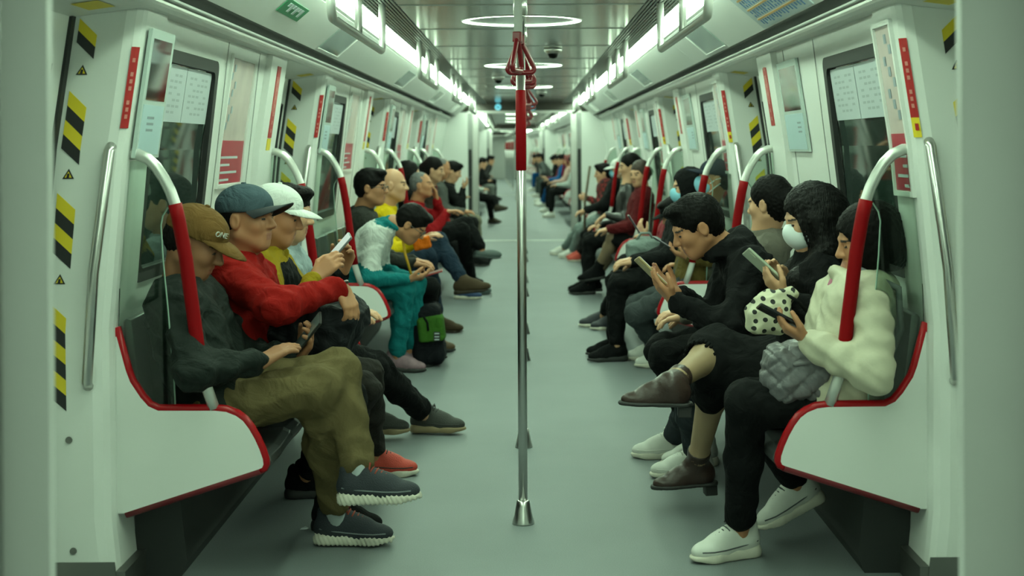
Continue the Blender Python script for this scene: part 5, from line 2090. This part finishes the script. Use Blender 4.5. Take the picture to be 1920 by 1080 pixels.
p = person('teenager in teal and white track suit with glasses bent over a red phone', -1, 8.95, 1, P(771, 420, 8.93), 0.12, 0.66, sh=(-0.905, 8.95, 0.895), hip=_hip, neck=P(735, 418, 8.94), hs=0.97,
           arms={'n': dict(w=P(764, 522, 8.76), e=P(700, 640, 8.6), D=V3(0.85, 0.15, 0.12), N=V3(-0.1, 0.3, 0.9), curl=0.4), 'f': dict(w=P(770, 520, 9.10), e=P(720, 640, 9.4), D=V3(0.85, -0.3, 0.12), N=V3(0, -0.4, 0.9), curl=0.4)},
           legs={'n': dict(k=V3(-0.74, 8.82, 0.53), a=V3(-0.80, 8.92, 0.085), ik=False), 'f': dict(k=V3(-0.70, 9.12, 0.53), a=V3(-0.74, 9.12, 0.085), ik=False)},
           top_mats=[TEAL, TWHITE], top_idx=trackidx, bot=TEAL, shoes=('sneaker', mat('pink_grey_shoe', (0.22, 0.13, 0.16), 0.6, var=(30, 0.5)), SOLED), hair=('short', HAIRB), glasses=True, skin=0, seed=31, foldamp=0.006)
phone(P(806, 512, 8.90), V3(0.9, 0, 0.25), V3(-0.25, -0.1, 0.9), 'red smartphone held by the teenager in teal', mat('phone_red', (0.30, 0.02, 0.02), 0.3), mat('screen_red', (0.14, 0.02, 0.02), 0.3))
m = MB()
for dy in (-0.03, 0.02):
    m.tube([p['nb'] + V3(0.05, dy, 0.0), p['sh'] + V3(0.16, dy, -0.16), p['sh'] + V3(0.20, dy * 0.5, -0.30)], 0.007, 6)
build('yellow_lanyard', mb_local(m, p['O']), mat('lanyard_yellow', (0.50, 0.28, 0.01), 0.7), p['root'])

_c = V3(-0.63, 9.22, 0.0)
r = thing('backpack', 'black backpack with green pocket standing on the floor before the teenager', 'bag', _c)
f = Fld().b(_c + V3(0, 0, 0.20), np.array([nrm((1, 0, 0.12)), (0, 1, 0), nrm((-0.12, 0, 1))]), (0.055, 0.10, 0.14), 0.055)
mesh_obj('pack_body', [f.mesh(0.011)], [cloth('black_pack_nylon', (0.008, 0.009, 0.012), 0.7)], r, lambda V: folds(V, 0.006, 0.12, 41), None, _c)
f = Fld().b(_c + V3(0.035, -0.085, 0.235), np.array([nrm((1, 0, 0.12)), (0, 1, 0), nrm((-0.12, 0, 1))]), (0.055, 0.060, 0.065), 0.03)
f.plane(_c + V3(0, 0, 0.165), (0.1, 0, -1))
mesh_obj('green_pocket', [f.mesh(0.009)], [cloth('green_pocket_cloth', (0.045, 0.13, 0.018))], r, None, None, _c)
build('patch', MB().box(0.055, 0.095, -0.180, -0.176, 0.175, 0.232), BLK, r)
m = MB()
for z in (0.180, 0.198, 0.218):
    m.box(0.060, 0.090, -0.1815, -0.1802, z, z + 0.008)
build('patch_print', m, PAPER, r)
build('strap_loop', MB().tube([(-0.01, -0.165, 0.33), (0.015, -0.175, 0.29), (0.02, -0.178, 0.24)], 0.008, 6), BLACKC, r)

p = person('man with glasses and short black hair in dark grey jacket beside the teenager', -1, 9.42, 1, P(697, 350, 9.42), 0.18, 0.02, sh=P(679, 402, 9.45),
           top=cloth('charcoal_jacket', (0.030, 0.031, 0.027)), bot=BLACKC, shoes=('sneaker', mat('brown_shoe', (0.09, 0.05, 0.02), 0.6), SOLED), hair=('short', HAIRB), glasses=True, skin=0, seed=33,
           legs={'n': dict(a=V3(-0.70, 9.45, 0.085)), 'f': dict(a=V3(-0.66, 9.75, 0.085))})

JEANS = cloth('blue_denim', (0.016, 0.030, 0.052))
p = person('bald man in yellow jacket and blue jeans with brown boots, legs crossed', -1, 10.38, 1, P(737, 346, 10.38), 0.05, -0.02, sh=P(722, 398, 10.40),
           top=cloth('bright_yellow_jacket', (0.62, 0.44, 0.008)), bot=JEANS, shoes=('boot', mat('brown_suede', (0.055, 0.034, 0.016), 0.9), mat('dark_brown_sole', (0.03, 0.02, 0.012), 0.7), 1.05), skin=1, seed=35,
           legs={'f': dict(k=P(820, 452, 10.5), a=P(868, 528, 10.35), t=(1, -0.15, 0.12), ik=False), 'n': dict(k=P(800, 480, 10.35), a=V3(-0.66, 10.80, 0.085), t=(1, 0, 0), ik=False)},
           arms={'n': dict(w=P(790, 448, 10.15)), 'f': dict(w=P(795, 445, 10.5))})
_c = P(790, 455, 10.05)
r = thing('orange_bag', 'small orange bag on the lap of the man in yellow', 'bag', _c)
f = Fld().b(_c, np.array([nrm((1, 0, 0.25)), (0, 1, 0), nrm((-0.25, 0, 1))]), (0.05, 0.05, 0.032), 0.012)
mesh_obj('bag_body', [f.mesh(0.008)], [cloth('orange_cloth', (0.62, 0.13, 0.008))], r, lambda V: folds(V, 0.003, 0.06, 3), None, _c)
build('bag_fold', mb_local(MB().obox(_c + V3(0, -0.045, 0.03), np.array([nrm((1, 0, 0.25)), (0, 1, 0), nrm((-0.25, 0, 1))]), (0.058, 0.006, 0.012)), _c), cloth('orange_cloth', (0.62, 0.13, 0.008)), r, 0.003)

# opposite
OLIVEC = cloth('olive_coat', (0.105, 0.075, 0.022))
p = person('man in navy cap and blue mask with olive coat and grey jeans', 1, 8.78, 1, P(1339, 338, 8.78), 0.0, -0.16, sh=V3(1.135, 8.80, 0.985), hip=(1.04, 8.80, 0.545),
           arms={'n': dict(w=P(1290, 484, 8.60), e=P(1350, 640, 8.4), D=V3(-0.9, 0.1, 0.28), N=V3(0.2, 0.2, 0.9), curl=0.5), 'f': dict(w=P(1280, 500, 8.95), D=V3(-0.9, -0.2, 0.1), curl=0.5)},
           legs={'n': dict(k=P(1235, 552, 8.72), a=V3(0.885, 9.06, 0.085)), 'f': dict(k=P(1220, 545, 8.95), a=V3(0.85, 9.33, 0.085))},
           top=OLIVEC, bot=cloth('grey_denim', (0.045, 0.052, 0.055)), shoes=('sneaker', WHITES, SOLEW, 0.98), hair=('undercap', HAIRB), cap=(cloth('navy_cap', (0.022, 0.028, 0.042)), cloth('navy_cap', (0.022, 0.028, 0.042)), 0.12), mask=MASKB, skin=0, seed=41)
phone(P(1243, 458, 8.62), V3(-0.8, 0, 0.5), V3(0.5, 0, 0.8), 'dark smartphone held by the man in the navy cap', mat('phone_dark', (0.02, 0.022, 0.022), 0.3))
p = person('person in black hood and pale blue mask beside the navy cap', 1, 9.42, 1, P(1288, 354, 9.42), 0.05, 0.05, sh=V3(1.075, 9.45, 0.955),
           top=BLACKC, bot=BLACKC, shoes=('sneaker', BLACKC, SOLED), hair=('hood', BLACKC), mask=MASKB, skin=1, seed=43, hs=0.97)
FLORAL = mat('red_floral_cloth', (0.22, 0.012, 0.022), 0.85, var=(40, 0.6))
p = person('person in black cap and red floral jacket, black trousers, grey bag on lap', 1, 10.25, 1, P(1264, 402, 10.2), 0.1, 0.45, sh=V3(1.09, 10.25, 0.845), hip=(1.06, 10.28, 0.545), hs=0.95,
           arms={'n': dict(w=P(1207, 446, 10.02), e=P(1260, 520, 9.8), D=V3(-0.4, 0.1, 0.85), N=V3(0.7, 0.5, 0.1), curl=0.5), 'f': dict(w=P(1215, 455, 10.35), D=V3(-0.6, -0.3, 0.5), curl=0.5)},
           legs={'n': dict(k=P(1172, 496, 10.15), a=V3(0.69, 10.92, 0.085), ik=False), 'f': dict(k=P(1180, 500, 10.4), a=V3(0.61, 11.08, 0.085), ik=False)},
           top=FLORAL, bot=BLACKC, shoes=('sneaker', mat('navy_shoe', (0.022, 0.024, 0.034), 0.6), SOLEW, 1.0), hair=('short', HAIRB), cap=(BLACKC, BLACKC, 0.1), skin=1, seed=45)
phone(P(1188, 422, 10.0), V3(-0.5, 0, 0.8), V3(0.8, 0, 0.5), 'dark smartphone held by the person in red floral', mat('phone_dark', (0.02, 0.022, 0.022), 0.3))
_c = P(1208, 470, 9.92)
r = thing('grey_handbag', 'soft pale grey handbag on the lap of the person in red floral', 'bag', _c)
f = Fld().b(_c, np.array([nrm((1, 0, 0.1)), (0, 1, 0), nrm((-0.1, 0, 1))]), (0.085, 0.05, 0.035), 0.045)
f.e(_c + V3(-0.04, -0.06, -0.01), np.eye(3), (0.05, 0.035, 0.045), 0.02)
f.e(_c + V3(0.0, 0, 0.07), np.eye(3), (0.05, 0.05, 0.03), 0.02)
GREYB = cloth('pale_grey_bag', (0.20, 0.245, 0.235))
mesh_obj('bag_body', [f.mesh(0.009)], [GREYB], r, lambda V: folds(V, 0.006, 0.09, 9), None, _c)
build('bag_handle', mb_local(MB().tube([_c + V3(-0.06, -0.03, 0.07), _c + V3(-0.03, -0.04, 0.12), _c + V3(0.03, -0.04, 0.12), _c + V3(0.06, -0.03, 0.07)], 0.009, 6), _c), GREYB, r)

# ------------------------------------------------------------------ third and fourth bench
p = person('grey-haired woman in red cardigan and black trousers with grey clogs, hand at her cheek', -1, 13.0, 1, P(791, 346, 13.0), 0.22, -0.12, sh=P(778, 388, 13.02), hs=0.97,
           arms={'f': dict(w=P(818, 372, 13.18), e=P(812, 440, 13.3), D=V3(-0.15, -0.1, 0.9), N=V3(-0.9, -0.3, 0), curl=0.35), 'n': dict(w=P(838, 396, 12.85), D=V3(0.9, 0, 0.1))},
           legs={'f': dict(k=P(872, 420, 13.15), a=P(903, 466, 13.1), t=(1, -0.1, -0.06), ik=False), 'n': dict(k=P(866, 432, 12.95), a=V3(-0.50, 13.6, 0.085), ik=False)},
           top=cloth('crimson_cardigan', (0.26, 0.007, 0.010)), bot=BLACKC, shoes=('clog', mat('grey_clog', (0.075, 0.10, 0.10), 0.5), mat('grey_clog_sole', (0.05, 0.065, 0.065), 0.6), 1.0), hair=('crop', HAIRG), skin=0, seed=51)
person('dark-haired person leaning back behind the grey-haired woman', -1, 13.55, 2, P(768, 326, 13.55), 0.0, 0.0, sh=V3(-1.11, 13.55, 1.0), top=BLACKC, bot=BLACKC, shoes=('sneaker', mat('blue_shoe', (0.02, 0.05, 0.14), 0.6), SOLEW), hair=('bob', HAIRB), skin=1, seed=53,
       legs={'n': dict(a=V3(-0.58, 13.2, 0.085)), 'f': dict(a=V3(-0.55, 13.8, 0.085))})
person('person with thick black hair in dark coat past the grey-haired woman', -1, 14.35, 2, P(814, 318, 14.35), 0.1, 0.15, sh=P(803, 356, 14.38), top=cloth('dark_brown_coat', (0.03, 0.022, 0.018)), bot=BLACKC, shoes=('sneaker', BLACKC, SOLED), hair=('bun', HAIRB), skin=1, seed=55)
p = person('grey-haired man in dark jacket next to the man in beige trousers', -1, 16.95, 2, P(829, 316, 16.95), 0.1, 0.2, sh=P(820, 348, 16.97), top=cloth('grey_knit', (0.07, 0.075, 0.07)), bot=BLACKC, shoes=('sneaker', BLACKC, SOLED), hair=('crop', HAIRG), skin=0, seed=57)
p = person('man in black jacket and beige trousers reading a phone at the last bench', -1, 17.5, 2, P(850, 321, 17.5), 0.1, 0.35, sh=P(840, 350, 17.5), hip=(-1.0, 17.5, 0.545),
           arms={'n': dict(w=P(868, 352, 17.35), D=V3(0.5, 0, 0.7), N=V3(-0.6, 0.3, 0.6), curl=0.5), 'f': dict(w=P(866, 375, 17.6))},
           legs={'n': dict(k=P(884, 398, 17.4), a=V3(-0.60, 17.45, 0.085)), 'f': dict(k=P(884, 398, 17.65), a=V3(-0.58, 17.7, 0.085))},
           top=BLACKC, bot=cloth('beige_trousers', (0.20, 0.19, 0.14)), shoes=('sneaker', BLACKC, SOLED), hair=('short', HAIRB), skin=1, seed=59)
phone(P(874, 338, 17.4), V3(0.7, 0, 0.6), V3(-0.6, 0, 0.7), 'dark phone held by the man in beige trousers', mat('phone_dark', (0.02, 0.022, 0.022), 0.3))

STOCK = mat('sheer_stocking', (0.22, 0.15, 0.09), 0.55)
p = person('woman with tied brown hair in maroon coat, sheer stockings and black ankle boots', 1, 13.05, 1, P(1199, 328, 13.05), 0.75, 0.08, sh=V3(1.09, 13.07, 0.975), hs=0.96,
           arms={'n': dict(w=P(1140, 432, 12.9)), 'f': dict(w=P(1140, 430, 13.2))},
           legs={'n': dict(k=P(1148, 446, 12.98), a=P(1117, 508, 13.15), t=(-1, 0, -0.12), ik=False), 'f': dict(k=P(1155, 450, 13.2), a=V3(0.665, 13.62, 0.105), t=(-1, 0, 0), ik=False)},
           top=cloth('maroon_coat', (0.085, 0.008, 0.010)), bot=BLACKC, skirt=0.8, legskin=STOCK, shoes=('boot', BLACKC, SOLED, 1.0), hair=('bun', HAIRBR), skin=1, seed=61)
p = person('person in black leather jacket reaching forward beside the woman in maroon', 1, 13.65, 2, P(1180, 314, 13.7), 0.1, 0.1, sh=V3(1.0, 13.68, 0.985),
           arms={'n': dict(w=P(1136, 404, 13.5), D=V3(-0.7, -0.1, -0.4))}, top=mat('black_leather', (0.008, 0.008, 0.009), 0.4), bot=BLACKC, shoes=('sneaker', BLACKC, SOLED), hair=('bun', HAIRB), skin=1, seed=63)
p = person('person in white cap and blue mask with black jacket and red shoes', 1, 17.0, 2, P(1160, 318, 17.0), 0.1, 0.15, sh=V3(1.10, 17.02, 0.98),
           legs={'n': dict(a=V3(0.70, 17.45, 0.085)), 'f': dict(a=V3(0.69, 17.7, 0.085))},
           top=BLACKC, bot=BLACKC, shoes=('sneaker', mat('red_shoe', (0.50, 0.05, 0.03), 0.6), SOLEW), cap=(WHITECAP, WHITECAP, 0.2), hair=('undercap', HAIRB), mask=MASKB, skin=1, seed=65)


def plaid():
    m = bpy.data.materials.new('red_black_plaid')
    m.use_nodes = True
    nt = m.node_tree
    b = nt.nodes['Principled BSDF']
    tc = nt.nodes.new('ShaderNodeTexCoord')
    ck = nt.nodes.new('ShaderNodeTexChecker')
    ck.inputs['Scale'].default_value = 22
    ck.inputs['Color1'].default_value = (0.20, 0.015, 0.015, 1)
    ck.inputs['Color2'].default_value = (0.03, 0.008, 0.008, 1)
    nt.links.new(tc.outputs['Object'], ck.inputs['Vector'])
    nt.links.new(ck.outputs[0], b.inputs['Base Color'])
    b.inputs['Roughness'].default_value = 0.9
    return m


p = person('person in red plaid shirt and pale jeans holding a brown stick', 1, 17.62, 2, P(1130, 326, 17.6), 0.05, 0.1, sh=V3(1.00, 17.62, 0.975),
           arms={'n': dict(w=P(1102, 372, 17.45), D=V3(-0.9, 0, 0.1), N=V3(0, 1, 0), curl=0.8), 'f': dict(w=P(1108, 378, 17.7))},
           legs={'n': dict(k=P(1092, 398, 17.5), a=V3(0.60, 18.0, 0.085)), 'f': dict(k=P(1088, 396, 17.8), a=V3(0.50, 18.5, 0.085))},
           top=plaid(), bot=cloth('pale_jeans', (0.22, 0.27, 0.26)), shoes=('sneaker', WHITES, SOLEW), hair=('short', HAIRB), skin=1, seed=67)
r = thing('walking_stick', 'brown wooden stick held upright by the person in plaid', 'stick', P(1098, 400, 17.4))
_c = P(1098, 400, 17.4)
build('shaft', mb_local(MB().tube([V3(_c[0] - 0.02, 17.42, 0.02), P(1096, 380, 17.42), P(1106, 312, 17.42)], 0.016, 8), _c), mat('stick_wood', (0.12, 0.09, 0.06), 0.6), r)
build('ferrule', mb_local(MB().tube([V3(_c[0] - 0.021, 17.42, 0.0), V3(_c[0] - 0.02, 17.42, 0.04)], 0.02, 8), _c), RUBBER, r)

# ------------------------------------------------------------------ passengers in the next cars
def far(label, s, d, head, topc, botc, hairc=('short', HAIRB), seed=70, **kw):
    dx = -(d - 23) * 0.0145
    hp = V3(s * 1.02 + dx, d, 0.545)
    hd = P(head[0], head[1], d)
    hd[0] = max(min(hd[0], 1.12 + dx), -1.12 + dx)
    shd = V3(hd[0] + s * 0.04, d, min(hd[2] - 0.17, 0.99))
    return person(label, s, d, 2, hd, kw.pop('yaw', 0.05), kw.pop('pitch', 0.2), sh=shd, hip=hp, top=topc, bot=botc, hair=hairc, skin=1, seed=seed, shoes=kw.pop('shoes', ('sneaker', WHITES, SOLEW)), **kw)


BLUET = cloth('blue_track_cloth', (0.008, 0.075, 0.22))
far('person in blue track suit and white shoes beyond the gangway', 1, 33.6, (1053, 300), BLUET, BLUET, seed=71, legs={'n': dict(k=V3(0.50, 33.5, 0.54), a=V3(0.43, 33.9, 0.085)), 'f': dict(k=V3(0.50, 33.8, 0.54), a=V3(0.38, 34.3, 0.085))})
far('person with reddish hair in pale top beyond the gangway', 1, 30.9, (1066, 302), cloth('pale_pink_top', (0.45, 0.30, 0.26)), BLACKC, ('bob', mat('hair_red', (0.14, 0.015, 0.012), 0.5)), 72)
far('person in pale grey top and long black skirt beyond the gangway', 1, 28.6, (1076, 306), cloth('pale_grey_top', (0.36, 0.40, 0.38)), BLACKC, seed=73)
far('man in black top hunched over a phone beyond the gangway', 1, 36.6, (1040, 300), BLACKC, cloth('grey_green_trousers', (0.05, 0.065, 0.06)), seed=74, pitch=0.6)
far('person in maroon top between two others beyond the gangway', 1, 35.2, (1050, 303), cloth('maroon_top', (0.11, 0.012, 0.014)), BLACKC, seed=75)
far('man with dark hair and grey jacket at the far end of the next car', 1, 40.5, (1012, 296), cloth('grey_jacket', (0.09, 0.10, 0.10)), cloth('grey_green_trousers', (0.05, 0.065, 0.06)), seed=76)
far('person in blue trousers seen past the second gangway', 1, 46.5, (1003, 297), cloth('dark_top', (0.03, 0.03, 0.03)), BLUET, seed=77)
far('person in black trousers with crossed legs just past the gangway post', -1, 25.9, (893, 308), cloth('white_shirt', (0.42, 0.45, 0.42)), BLACKC, seed=78, shoes=('boot', mat('dark_tan_boot', (0.04, 0.03, 0.015), 0.7), SOLED),
    legs={'f': dict(k=P(926, 372, 25.9), a=P(932, 388, 25.7), t=(1, 0, 0.2), ik=False), 'n': dict(k=P(915, 372, 25.8), a=V3(-0.62, 26.3, 0.085), ik=False)})
far('person in grey trousers further along the next car', -1, 32.5, (905, 305), BLACKC, cloth('grey_trousers', (0.14, 0.15, 0.14)), seed=79, shoes=('sneaker', BLACKC, SOLED))
far('person in dark clothes near the second gangway', -1, 38.0, (920, 300), cloth('dark_top', (0.03, 0.03, 0.03)), BLACKC, seed=80, shoes=('sneaker', BLACKC, SOLED))

# scrap of paper on the floor
_c = P(566, 989, 5.24)
_c[2] = 0.0
r = thing('paper_scrap', 'tiny white paper scrap lying on the floor beside the brown-capped man', 'litter', _c)
build('scrap', MB().add([(-0.014, -0.012, 0.001), (0.012, -0.016, 0.003), (0.016, 0.010, 0.001), (0.002, 0.018, 0.006), (-0.012, 0.012, 0.001)], [(0, 1, 2, 3, 4)]), PAPER, r)
